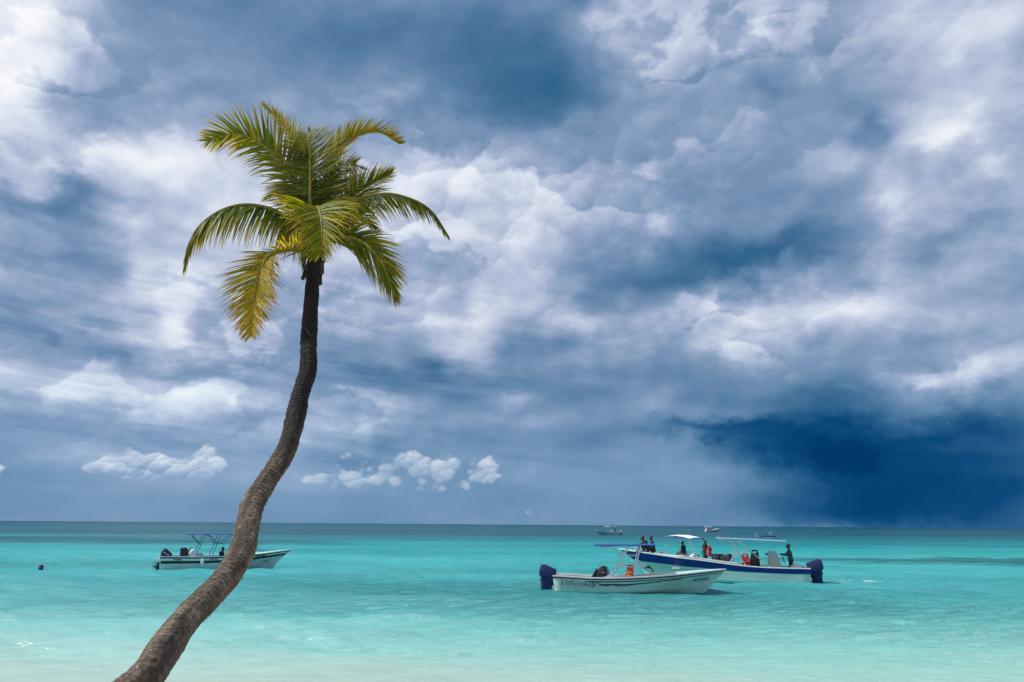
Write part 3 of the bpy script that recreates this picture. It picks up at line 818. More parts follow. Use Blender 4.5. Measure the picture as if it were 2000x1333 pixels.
def build_hull(root, H, mat, rail_mat, liner=None, deck_from=.74, sole=.10, rail=(.075, .055)):
    liner = liner or GELIN
    b = MB()
    W = np.linspace(0, 1, 9)
    for sg in (-1, 1):
        b.grid(lambda t, w: H.side(t, w, sg), TS, W)
        b.grid(lambda t, k: H.bottom(t, k, sg), TS, np.linspace(0, 1, 5))
    # transom
    ring = [H.bottom(0, k, 1) for k in np.linspace(0, 1, 5)] + [H.side(0, w, 1) for w in W[1:]]
    lft = [Vector((p.x, -p.y, p.z)) for p in ring]
    vs = []; fs = []
    for i, (p, q) in enumerate(zip(ring, lft)): vs += [p, q]
    for i in range(len(ring) - 1): fs.append((2 * i, 2 * i + 1, 2 * i + 3, 2 * i + 2))
    b.add(vs, fs)
    hull = b.build('hull', mat, root)
    bm = bmesh.new(); bm.from_mesh(hull.data); bmesh.ops.remove_doubles(bm, verts=bm.verts[:], dist=.0015); bmesh.ops.recalc_face_normals(bm, faces=bm.faces[:]); bm.to_mesh(hull.data); bm.free()
    # rail round the sheer
    r = MB(); rw, rh = rail
    for sg in (-1, 1):
        vs = []; fs = []
        for t in TS:
            p = H.side(t, 1, sg)
            yo = abs(p.y) + .018; yi = max(.0, abs(p.y) - rw)
            for yy, zz in ((yo, p.z - rh * .6), (yo, p.z + rh * .4), (yi, p.z + rh * .4), (yi, p.z - rh * .6)): vs.append((p.x, sg * yy, zz))
        for i in range(len(TS) - 1):
            for k in range(4): fs.append((4 * i + k, 4 * i + (k + 1) % 4, 4 * i + 4 + (k + 1) % 4, 4 * i + 4 + k))
        fs.append((0, 1, 2, 3)); e = 4 * (len(TS) - 1); fs.append((e, e + 1, e + 2, e + 3))
        r.add(vs, fs)
    r.build('gunwale', rail_mat, root, smooth=False)
    # inside: liner, sole, foredeck
    l = MB()
    ti = [t for t in TS if t <= deck_from + .02]
    X = lambda t, z: H.place(t, 0, z).x
    def lin_pt(t, w, sg):
        z = sole + (H.zs(t) - .02 - sole) * w
        return Vector((X(t, z) + .05 * (1 - t), sg * max(.01, H.width(t, z) - .05), z))
    for sg in (-1, 1): l.grid(lambda t, w: lin_pt(t, w, sg), ti, np.linspace(0, 1, 5))
    l.grid(lambda q, w: Vector((lin_pt(0, w, 1).x, q * lin_pt(0, w, 1).y, lin_pt(0, w, 1).z)), (-1, 0, 1), np.linspace(0, 1, 5))
    l.grid(lambda t, q: Vector((X(t, sole) + .05 * (1 - t), q * max(.01, H.width(t, sole) - .05), sole)), ti, (-1, -.3, .3, 1))
    l.build('liner', liner, root)
    td = [t for t in TS if t >= deck_from]
    d = MB().grid(lambda t, q: Vector((H.side(t, 1, 1).x, q * max(.004, H.bs(t) - .02), H.zs(t) + .012 + .03 * (1 - q * q) * (1 - t))), td, np.linspace(-1, 1, 7))
    t = td[0]
    d.grid(lambda q, w: Vector((X(t, sole + (H.zs(t) - sole) * w), q * max(.01, H.width(t, sole + (H.zs(t) - sole) * w) - .045), sole + (H.zs(t) + .012 - sole) * w)), (-1, -.5, 0, .5, 1), np.linspace(0, 1, 6))
    d.build('foredeck', mat, root)
    return hull


def stripe(parent, H, t0, t1, w0, w1, mat, name='stripe', off=.004, n=30, sides=(-1, 1), taper=0.0):
    b = MB()
    f = (lambda a: w0(a)) if callable(w0) else (lambda a: w0)
    g = (lambda a: w1(a)) if callable(w1) else (lambda a: w1)
    for sg in sides:
        b.grid(lambda t, k: H.side(t, f(t) + (g(t) - f(t)) * k, sg, off), np.linspace(t0, t1, n), (0, .33, .66, 1))
    return b.build(name, mat, parent)


def text_mesh(txt, size, shear=0.0, bold=0.0):
    cu = bpy.data.curves.new('lettering', 'FONT'); cu.body = txt; cu.size = size; cu.shear = shear; cu.offset = bold; cu.resolution_u = 3
    ob = bpy.data.objects.new('lettering', cu); COL.objects.link(ob)
    dg = bpy.context.evaluated_depsgraph_get(); me = ob.evaluated_get(dg).to_mesh()
    v = [x.co.copy() for x in me.vertices]; f = [tuple(p.vertices) for p in me.polygons]
    ob.evaluated_get(dg).to_mesh_clear(); bpy.data.objects.remove(ob); bpy.data.curves.remove(cu)
    return v, f


def hull_print(parent, H, v, f, mat, x0, drop, sg, dirx, width=None, off=.007, name='lettering'):
    """flat shapes laid on the topside: drop is the distance of their base line below the sheer"""
    if width:
        w = max(p.x for p in v) - min(p.x for p in v); k = width / w
        v = [Vector((p.x * k, p.y, 0)) for p in v]
    out = []
    for p in v:
        x = x0 + dirx * p.x
        z = H.zs(H.t_of(x)) - drop + p.y
        out.append(H.find(x, z, sg, off))
    return mesh_obj(name, out, f, mat, parent, smooth=False)


def dolphin(size):
    """leaping dolphin outline"""
    top = [(-.50, -.16), (-.40, -.02), (-.30, .08), (-.16, .16), (-.03, .19), (.03, .30), (.10, .31), (.09, .18), (.20, .10), (.30, -.02), (.36, -.14), (.47, -.17), (.50, -.25), (.40, -.27)]
    bot = [(.36, -.38), (.30, -.36), (.31, -.24), (.24, -.12), (.12, -.03), (0, .01), (-.05, -.10), (-.12, -.12), (-.10, .0), (-.24, -.05), (-.34, -.12)]
    pts = top + bot
    bm = bmesh.new(); f = bm.faces.new([bm.verts.new((x * size, y * size, 0)) for x, y in pts])
    bmesh.ops.triangulate(bm, faces=[f]); bm.verts.index_update()
    r = ([v.co.copy() for v in bm.verts], [tuple(v.index for v in g.verts) for g in bm.faces]); bm.free()
    return r


def outboard(parent, x, y, z, cover, tilt=0.0, s=1.0, cover_leg=False, label=None):
    """outboard motor hung on the transom at (x, y, z)"""
    o = bpy.data.objects.new('outboard_motor', None); o.parent = parent; o.location = (x, y, z); o.rotation_euler = (0, tilt, 0); o.scale = (s, s, s)
    COL.objects.link(o)
    if label: o['label'] = label
    cow = [(.12, .02), (.14, .30), (-.36, .50), (-.50, .47), (-.58, .12), (-.52, .02), (-.44, -.08), (-.02, -.08)]
    v, f = prism(cow, .21, .045); MB().add(v, f).build('cowling', cover, o)
    leg = MB(); lm = cover if cover_leg else DARKM
    k = .055 if cover_leg else 0
    leg.loft([(-.07, -.27, 0, .22 + k, .12 + k), (-.25, -.27, 0, .175 + k, .085 + k), (-.55, -.28, 0, .165 + k, .06 + k), (-.60, -.29, 0, .165 + k, .05 + k)], 16)
    leg.build('leg', lm, o)
    low = MB(); low.loft([(-.595, -.36, 0, .30, .11), (-.625, -.36, 0, .30, .11)], 16)
    low.loft([(-.62, -.30, 0, .14, .035), (-.80, -.32, 0, .12, .03)], 14)
    low.loft([(-.02, 0, -.86, .012, .012), (-.10, 0, -.86, .055, .055), (-.40, 0, -.86, .06, .06), (-.60, 0, -.86, .035, .035)], 14, 'x', 2.0)
    low.loft([(-.90, -.30, 0, .08, .012), (-1.02, -.34, 0, .03, .008)], 10)
    lo = low.build('lower_unit', DARKM, o)
    MB().box((.02, 0, -.16), (.14, .26, .34), bev=.02).box((-.06, 0, -.12), (.10, .16, .16), bev=.02).build('bracket', DARKM, o)
    pr = MB()
    for q in range(3):
        a = q * 2.094; c, sn = math.cos(a), math.sin(a)
        pr.add([(-.60, .03 * c - .04 * sn, -.86 + .03 * sn + .04 * c), (-.64, .15 * c - .07 * sn, -.86 + .15 * sn + .07 * c), (-.66, .17 * c + .03 * sn, -.86 + .17 * sn - .03 * c), (-.64, .03 * c + .04 * sn, -.86 + .03 * sn - .04 * c)], [(0, 1, 2, 3)])
    pr.build('propeller', DARKM, o)
    return o


def canopy(parent, x0, x1, hw, z0, z1, mat_top, mat_edge, camber=.05, thick=.035, arch=0.0, edge=None):
    c = MB()
    us = np.linspace(0, 1, 14); vs = np.linspace(-1, 1, 9)
    fn = lambda dz: (lambda u, v: Vector((x0 + (x1 - x0) * u, hw * v, z0 + (z1 - z0) * u + camber * (1 - v * v) + arch * (1 - (2 * u - 1) ** 2) + .006 * math.sin(u * 22) * math.cos(v * 3) + dz)))
    c.grid(fn(0), us, vs)
    o = c.build('canopy', mat_top, parent)
    MB().grid(fn(-thick), us, vs).build('canopy_lining', mat_edge, parent)
    e = MB(); f = fn(-thick / 2)
    for v in (-1, 1): e.tube([f(u, v) for u in us], thick * .56, 8)
    for u in (0, 1): e.tube([f(u, v) for v in vs], thick * .56, 8)
    e.build('canopy_frame', edge or mat_edge, parent)
    return o


def posts(parent, lines, mat, r=.022, both=None):
    """each entry is one bent tube; both = half width: built on each side"""
    for ln in lines:
        for sg in ((-1, 1) if both else (1,)):
            pts = [((p[0], sg * (p[1] if len(p) == 3 else both), p[-1])) for p in ln]
            MB().tube(pts, r, 8).build('canopy_post', mat, parent)


def boat_root(px_stern, px_bow, half, label, away=None, name='motor_boat'):
    A = on_water(*px_stern); Bp = on_water(*px_bow); d = (Bp - A); d.z = 0; d.normalize()
    n = Vector((-d.y, d.x, 0))
    if n.y < 0: n = -n
    o = empty(name, A + n * half, math.atan2(d.y, d.x))
    tag(o, label, 'boat')
    return o


# ---- nearest boat on the right: white with black lines, bow to the right
def boat_black_lines():
    r = boat_root((1084, 1156), (1372, 1161.0), .72, 'small white boat with thin black lines and flat blue canopy, nearest on the right')
    H = Hull(7.40, 6.35, 1.75, [(0, .66), (.25, .60), (.5, .66), (.75, .80), (1, .99)], .14, 1.0)
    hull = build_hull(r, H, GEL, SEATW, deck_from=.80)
    stripe(hull, H, .0, 1.0,   .855, .955, BLACKP, 'black_line')
    stripe(hull, H, .0, 1.0, .790, .850, SEATW, 'white_band')
    stripe(hull, H, .20, .995, lambda t: .69 + .05 * t, lambda t: .782, BLACKP)
    stripe(hull, H, .26, .78, lambda t: .53 + .10 * (t - .26) - .05 * math.sin((t - .26) * 9), lambda t: .615 + .08 * (t - .26) - .05 * math.sin((t - .26) * 9) - .05 * max(0, (t - .55)) , BLACKP)
    stripe(hull, H, .27, .40, lambda t: .46 + 1.2 * abs(t - .33), .60, BLACKP)
    stripe(hull, H, .36, .50, lambda t: .47 + .03 * math.sin(t * 40), lambda t: .51 + .03 * math.sin(t * 40), BLACKP)
    stripe(hull, H, .0, .97, .36, .385, GELIN, 'spray_rail', off=.012)
    v, f = text_mesh('Yubachuy', .36, .35, .024)
    v = [Vector((p.x, p.y * .72, 0)) for p in v]
    hull_print(hull, H, v, f, BLACKP, .20, .335, -1, 1, 1.68, .006)
    v, f = text_mesh('Yubachuy', .36, .35, .006)
    v = [Vector((p.x, p.y * .72, 0)) for p in v]
    hull_print(hull, H, v, f, SEATW, .215, .333, -1, 1, 1.65, .010)
    v, f = text_mesh('BS-P42-12663SD', .13, 0, .004)
    hull_print(hull, H, v, f, GREENL, 5.95, .36, -1, 1, .68)
    outboard(r, -.12, 0, .56, NAVYC, 0.0, 1.08, True, 'tall navy blue covered outboard motor')
    canopy(r, 1.74, 4.34, .74, 1.97, 2.00, CANBLUE, CANWHITE, .03, .045, edge=CANBLUE)
    posts(r, [[(2.42, .80, .62), (2.9, .78, 1.36), (3.30, .70, 2.0)], [(3.42, .80, .66), (3.55, .77, 1.3), (3.74, .70, 2.0)],
              [(1.95, .70, 2.0), (2.02, .70, 1.88), (2.52, .70, 1.88), (2.93, .76, 1.48)]], STEEL, .024, both=.8)
    for z, xa, xb, yy in ((1.52, 3.03, 3.60, .755), (1.08, 2.74, 3.50, .785)):
        for sg in (-1, 1): MB().tube([(xa, sg * yy, z), (xb, sg * yy, z)], .016, 8).build('cross_bar', STEEL, r)
    for x, z, w in ((2.90, 1.36, .78), (3.57, 1.36, .77)): MB().tube([(x, -w, z), (x, w, z)], .016, 8).build('cross_bar', STEEL, r)
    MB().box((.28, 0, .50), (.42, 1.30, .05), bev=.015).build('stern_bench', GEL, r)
    MB().box((4.7, 0, .46), (.34, 1.46, .045), bev=.012).build('bench', SEATW, r)
    v, f = prism([(2.08, .10), (2.08, .78), (2.22, .80), (2.46, .62), (2.46, .10)], .30, .03, -.15); MB().add(v, f).build('console', SEATW, r)
    return r, H


# ---- long boat behind it: blue band, bow to the left
def boat_blue_band():
    r = boat_root((1583, 1141.5), (1402, 1136.5), .80, 'long white boat with a wide royal blue band along its side, bow pointing left')
    H = Hull(9.75, 8.15, 2.15, [(0, .76), (.15, .765), (.30, .80), (.42, .89), (.52, 1.00), (.60, 1.09), (.72, 1.20), (.85, 1.36), (.94, 1.47), (1, 1.55)], .12, 1.2, .6)
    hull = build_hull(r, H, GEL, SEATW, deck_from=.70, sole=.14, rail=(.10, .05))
    w0 = lambda t: 1 - (.25 + .30 * max(0, t - .3) / .7) / (H.zs(t) - H.zc(t))
    stripe(hull, H, .0, .995, w0, lambda t: .975, BLUEP, 'blue_band', n=50)
    stripe(hull, H, .0, .96, lambda t: w0(t) - .045, lambda t: w0(t) - .002, NAVYP, 'dark_edge', n=50)
    stripe(hull, H, .0, .93, lambda t: .40 - .04 * t, lambda t: .44 - .04 * t, GELIN, 'spray_rail', off=.022, n=40)
    v, f = text_mesh('BS-P07-0483SD', .15, 0, .004)
    hull_print(hull, H, v, f, NAVYP, 6.75, .17, 1, -1, .95)
    v, f = dolphin(.52); v = [Vector((p.x, p.y, 0)) for p in v]
    hull_print(hull, H, v, f, BLACKP, 8.10, .80, 1, -1, name='dolphin_emblem')
    v, f = dolphin(.52); v = [Vector((p.x * .7 + p.y * .5, p.y * .8 - p.x * .6, 0)) for p in v]
    hull_print(hull, H, v, f, BLACKP, 9.0, .74, 1, -1, name='dolphin_emblem')
    outboard(r, -.10, 0, .64, NAVYC, 0.0, 1.14, True, 'large navy blue covered outboard motor')
    canopy(r, 1.02, 4.45, .92, 2.10, 2.22, CANBLUE, CANWHITE, .03, .030)
    posts(r, [[(3.06, .98, .84), (3.21, .98, 1.12), (3.78, .86, 2.2)], [(1.89, .98, .80), (3.53, .86, 2.2)],
              [(3.86, 1.0, .90), (3.60, .99, 1.30), (3.42, .98, 1.42), (3.28, .98, 1.36)],
              [(4.41, .80, 2.22), (4.18, .80, 2.10), (3.82, .80, 2.08), (3.57, .84, 1.70), (3.44, .84, 1.70)]], STEEL, .026, both=.95)
    for sg in (-1, 1): MB().tube([(3.78, sg * .97, 1.42), (2.95, sg * .95, 1.42)], .017, 8).build('cross_bar', STEEL, r)
    MB().tube([(2.65, -.93, 1.48), (2.65, .93, 1.48)], .017, 8).build('cross_bar', STEEL, r)
    for k in range(4):
        x = 1.62 + .09 * (k % 2) + (.72 if k > 1 else 0); y = -.55 - .1 * (k % 2)
        MB().tube([(x, y, 2.17), (x + .02, y, 2.56 - .1 * (k > 1))], .013, 6).build('rod_holder', STEEL, r)
    MB().tube([(1.39, -.5, 2.21), (1.48, -.5, 2.30), (2.02, -.5, 2.33), (2.20, -.5, 2.24)], .05, 8).build('folded_cover', CANBLUE, r)
    v, f = prism([(1.41, .14), (1.30, .85), (1.44, 1.45), (1.57, 1.56), (1.91, 1.54), (1.97, .14)], .36, .04); MB().add(v, f).build('console', GREYC, r)
    MB().tube([(1.16 + .05 * math.cos(a), .20 * math.sin(a), 1.18 + .20 * math.cos(a)) for a in np.linspace(0, 6.283, 20)], .016, 7).build('steering_wheel', BLACKP, r)
    MB().loft([(1.35, 1.98, 0, .07, .07), (1.42, 1.98, 0, .07, .07), (1.44, 1.98, 0, .04, .04)], 12, p=2.0).build('compass', BLACKP, r)
    MB().loft([(.70, .60, 0, .34, .5), (.84, .62, 0, .30, .42), (.95, .66, 0, .16, .22)], 18, p=2.4).build('engine_cover', GELIN, r)
    for x in (4.81, 6.6): MB().box((x, 0, .62), (.40, 1.75, .05), bev=.015).build('bench', SEATW, r)
    MB().tube([(8.86, .16, 1.60), (8.72, .26, 1.68), (8.32, .44, 1.66), (8.14, .55, 1.5)], .018, 8).build('bow_rail', STEEL, r)
    MB().tube([(8.86, -.16, 1.60), (8.72, -.26, 1.68), (8.32, -.44, 1.66), (8.14, -.55, 1.5)], .018, 8).build('bow_rail', STEEL, r)
    return r, H


# ---- boat lying behind that one, stern to the right
def boat_arched_canopy():
    A = at(1420, 1096, 48.6); A.z = 0
    r = empty('motor_boat', A + Vector((.0, .9, 0)), R(133))
    tag(r, 'pale grey boat with arched white and blue canopy, half hidden behind the blue banded boat', 'boat')
    H = Hull(7.6, 6.5, 2.0, [(0, .56), (.3, .60), (.6, .78), (.85, 1.0), (1, 1.12)], .1)
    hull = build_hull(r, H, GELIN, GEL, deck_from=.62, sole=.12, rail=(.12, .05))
    stripe(hull, H, 0, .99, .80, .90, BLACKP)
    outboard(r, -.05, 0, .60, BLACKC, R(0), 1.0)
    canopy(r, 1.9, 4.0, .80, 1.98, 2.05, CANWHITE, CANBLUE, .07, .05, .13)
    posts(r, [[(1.6, .86, .58), (1.9, .8, 1.3), (2.0, .76, 2.02)], [(1.2, .86, .58), (1.95, .78, 1.98)], [(3.5, .9, .72), (3.6, .8, 1.4), (3.8, .76, 2.05)], [(4.1, .88, .8), (3.75, .8, 1.6)]], STEEL, .024, both=.85)
    MB().tube([(2.7, -.4, 2.14), (2.68, -.4, 2.62)], .012, 6).build('aerial', STEEL, r)
    v, f = prism([(1.95, .12), (1.95, .95), (2.1, 1.02), (2.3, .90), (2.3, .12)], .36, .04); MB().add(v, f).build('console', SEATW, r)
    MB().box((2.95, .1, .80), (.50, 1.1, .20), bev=.05).build('seat_cushion', SEATW, r)
    MB().tube([(2.38, .3 + .17 * math.cos(a), .98 + .17 * math.sin(a)) for a in np.linspace(0, 6.283, 18)], .015, 7).build('steering_wheel', BLACKP, r)
    return r, H


# ---- boat on the left, beyond the palm trunk
def boat_left():
    r = boat_root((312, 1115.0), (543, 1110.6), .78, 'white boat with black band moored on the left, half hidden by the palm trunk')
    H = Hull(7.75, 6.65, 1.95, [(0, .80), (.3, .77), (.55, .80), (.75, .90), (1, 1.12)], .10, 1.1, .5)
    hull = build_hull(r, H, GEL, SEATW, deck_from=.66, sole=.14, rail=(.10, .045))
    stripe(hull, H, .0, 1.0,   .865, .955, BLACKP, 'black_line')
    stripe(hull, H, .0, 1.0, .73, .860, SEATW, 'white_band', off=.003)
    stripe(hull, H, .005, .995, lambda t: .49 + .07 * t, lambda t: .69 + .035 * t, BLACKP, n=40)
    for txt, x0, wd, sz in (('BS-P13-0668SD', .66, .47, .12), ('CAP-2C', 2.66, .50, .19), ('DELFIN', 5.36, .66, .19)):
        v, f = text_mesh(txt, sz, 0, .006); hull_print(hull, H, v, f, BLACKP, x0, .215, -1, 1, wd)
    # curling emblem under the band near the bow
    em = MB(); pts = []
    for a in np.linspace(.3, 5.3, 22): pts.append(Vector((.16 * math.cos(a) * 1.25, .13 * math.sin(a) + .02 * math.cos(a), 0)))
    pts += [Vector((.02, .02, 0)), Vector((.20, .06, 0))]
    vs = []
    for i, p in enumerate(pts):
        t = (pts[min(i + 1, len(pts) - 1)] - pts[max(0, i - 1)]).normalized(); n = Vector((-t.y, t.x, 0)) * .018
        vs += [p - n, p + n]
    hull_print(hull, H, vs, [(2 * i, 2 * i + 1, 2 * i + 3, 2 * i + 2) for i in range(len(pts) - 1)], NAVYP, 6.05, .62, -1, 1, name='curl_emblem')
    outboard(r, .42, -.40, .72, BLACKC, R(20), .85, label='black outboard motor with pale stripes, tipped forward')
    outboard(r, .42, .38, .72, BLACKC, R(22), .85, label='black outboard motor on the further side, tipped forward')
    for k in range(2):
        MB().box((.22 + .09 * k, -.590, .98 - .05 * k), (.26, .012, .03), rot=(0, R(28), 0)).build('motor_stripe', SEATW, r)
    canopy(r, 1.20, 4.2, .80, 2.10, 2.10, CANBLUE, TEALT, .04, .03)
    posts(r, [[(1.86, .88, .80), (2.35, .78, 2.07)], [(2.82, .88, .80), (3.20, .78, 2.07)], [(1.57, .7, 2.05), (2.10, .76, 1.50)], [(2.47, .78, 2.05), (2.76, .78, 1.9), (2.97, .80, 1.55), (3.42, .78, 1.55), (3.67, .78, 1.9), (4.04, .78, 2.07)]], TEALT, .020, both=.85)
    for z, xa, xb in ((1.46, 2.13, 3.02), (.98, 1.95, 2.89)):
        MB().tube([(xa, -.82, z), (xa, .82, z)], .014, 8).build('cross_bar', TEALT, r)
        MB().tube([(xb, -.82, z), (xb, .82, z)], .014, 8).build('cross_bar', TEALT, r)
    v, f = prism([(1.42, .14), (1.65, 1.12), (1.86, 1.18), (1.93, .14)], .34, .03); MB().add(v, f).build('console', SEATW, r)
    MB().tube([(1.57 + .07 * math.cos(a), .17 * math.sin(a), 1.16 + .15 * math.cos(a)) for a in np.linspace(0, 6.283, 18)], .014, 7).build('steering_wheel', BLACKP, r)
    v, f = prism([(1.07, .14), (1.06, 1.28), (1.39, 1.28), (1.52, 1.08), (1.52, .14)], .30, .05); MB().add(v, f).build('covered_seat', BLACKC, r)
    MB().box((2.16, -.1, .86), (.36, .5, .20), bev=.03).build('locker', GREYC, r)
    for y in (-.62, .62): MB().tube([(4.95, y, .86), (5.03, y, 1.10), (5.69, y * .92, 1.14), (5.90, y * .86, .98)], .016, 8).build('bow_rail', TEALT, r)
    return r, H


# ---- two boats far out
def boat_far_console():
    A = on_water(1211.5, 1045.5)
    r = empty('motor_boat', (A.x, A.y + 1, 0), R(186))
    tag(r, 'distant white centre console boat near the horizon with a person standing at its stern', 'boat')
    H = Hull(7.7, 6.6, 2.2, [(0, .80), (.5, .95), (.8, 1.2), (1, 1.45)], .1)
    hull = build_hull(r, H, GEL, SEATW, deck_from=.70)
    stripe(hull, H, .02, .95, .28, .46, NAVYP)
    canopy(r, 2.9, 4.4, .7, 2.5, 2.5, CANWHITE, CANWHITE, .05, .10)
    posts(r, [[(3.1, .6, .4), (3.2, .6, 2.45)], [(4.0, .6, .4), (4.1, .6, 2.45)]], STEEL, .045, both=.6)
    v, f = prism([(2.3, .2), (2.3, 1.5), (2.9, 1.5), (3.0, .2)], .5, .06); MB().add(v, f).build('console', SEATW, r)
    MB().box((1.1, 0, 2.42), (.9, 1.2, .10), bev=.03).build('stern_shade', CANWHITE, r)
    posts(r, [[(.9, .5, .5), (.9, .5, 2.4)]], STEEL, .045, both=.5)
    outboard(r, -.05, 0, .85, SEATW, 0, 1.2)
    return r, H


def boat_far_cabin():
    A = on_water(1378, 1038.6)
    A = EYE + (A - EYE) * .97; A.z = 0
    r = empty('motor_boat', (A.x, A.y, 0), R(10))
    tag(r, 'tiny white cabin boat on the horizon with a red and white roof', 'boat')
    H = Hull(8.3, 7.4, 2.6, [(0, .95), (.5, 1.05), (1, 1.75)], .1)
    hull = build_hull(r, H, SEATW, BLACKP, deck_from=.55)
    stripe(hull, H, .0, .97, .05, .30, BLACKP)
    v, f = prism([(.5, .3), (.4, 1.9), (2.6, 1.9), (3.0, .3)], .9, .05); MB().add(v, f).build('cabin', GREYC, r)
    canopy(r, .1, 3.0, 1.05, 2.5, 2.45, REDV, CANWHITE, .06, .28)
    posts(r, [[(.4, .9, 1.0), (.4, .9, 2.3)], [(2.7, .9, 1.0), (2.7, .9, 2.3)]], STEEL, .06, both=.9)
    return r, H


B1, H1 = boat_black_lines()
B2, H2 = boat_blue_band()
B3, H3 = boat_arched_canopy()
B4, H4 = boat_left()
B5, H5 = boat_far_console()
B6, H6 = boat_far_cabin()


# ------------------------------------------------------------------ people: one continuous body each, clothes as children
SKIN = paint('dark_skin', (.075, .040, .026), .5, vary=.12, scale=10)
HAIR = paint('black_hair', (.008, .007, .007), .7, vary=.2, scale=30)
CLOTH = {}


def cloth(name, col):
    return paint('cloth_' + name, col, .85, vary=.2, scale=9, bump=.5, bscale=30)


def blobmesh(name, caps, voxel, mat, parent=None):
    """tapered capsules and ellipsoids fused into one continuous skin"""
    allv = []; allf = []
    for (p, r1, q, r2) in caps:
        bm = bmesh.new()
        for c, r in ((Vector(p), r1), (Vector(q), r2)):
            g = bmesh.ops.create_icosphere(bm, subdivisions=2, radius=1.0)
            rr = r if isinstance(r, (tuple, list)) else (r, r, r)
            for v in g['verts']: v.co = Vector((v.co.x * rr[0], v.co.y * rr[1], v.co.z * rr[2])) + c
        h = bmesh.ops.convex_hull(bm, input=bm.verts[:])
        bmesh.ops.delete(bm, geom=[e for e in h['geom_interior'] if isinstance(e, bmesh.types.BMVert)], context='VERTS')
        bm.verts.index_update(); k = len(allv)
        allv += [v.co.copy() for v in bm.verts]; allf += [tuple(v.index + k for v in f.verts) for f in bm.faces]; bm.free()
    o = mesh_obj(name, allv, allf, mat)
    bm = bmesh.new(); bm.from_mesh(o.data); bmesh.ops.recalc_face_normals(bm, faces=bm.faces[:]); bm.to_mesh(o.data); bm.free()
    md = o.modifiers.new('fuse', 'REMESH'); md.mode = 'VOXEL'; md.voxel_size = voxel; md.use_smooth_shade = True
    sm = o.modifiers.new('soft', 'SMOOTH'); sm.factor = .5; sm.iterations = 2
    dg = bpy.context.evaluated_depsgraph_get()
    me = bpy.data.meshes.new_from_object(o.evaluated_get(dg)); me.name = name
    old = o.data; o.modifiers.clear(); o.data = me; bpy.data.meshes.remove(old)
    if not me.materials: me.materials.append(mat)
    if parent: o.parent = parent
    return o


def hand_caps(w, e, up):
    """palm and five unequal, slightly curled fingers beyond the wrist w (forearm from e)"""
    w = Vector(w); d = (w - Vector(e)).normalized(); up = Vector(up); s = d.cross(up).normalized(); n = s.cross(d).normalized()
    caps = [(w, (.026, .026, .022), w + d * .085, (.034, .034, .018))]
    for k, (o, ln) in enumerate(((-.030, .062), (-.010, .074), (.010, .070), (.029, .054))):
        b = w + d * .088 + s * o; m = b + d * ln * .55 - n * .010; t = m + d * ln * .40 - n * .026
        caps += [(b, .0095, m, .009), (m, .009, t, .0075)]
    b = w + d * .028 - s * .030; m = b + d * .034 - s * .026 - n * .006; t = m + d * .030 - s * .006 - n * .012
    caps += [(b, .012, m, .0105), (m, .0105, t, .0085)]
    return caps


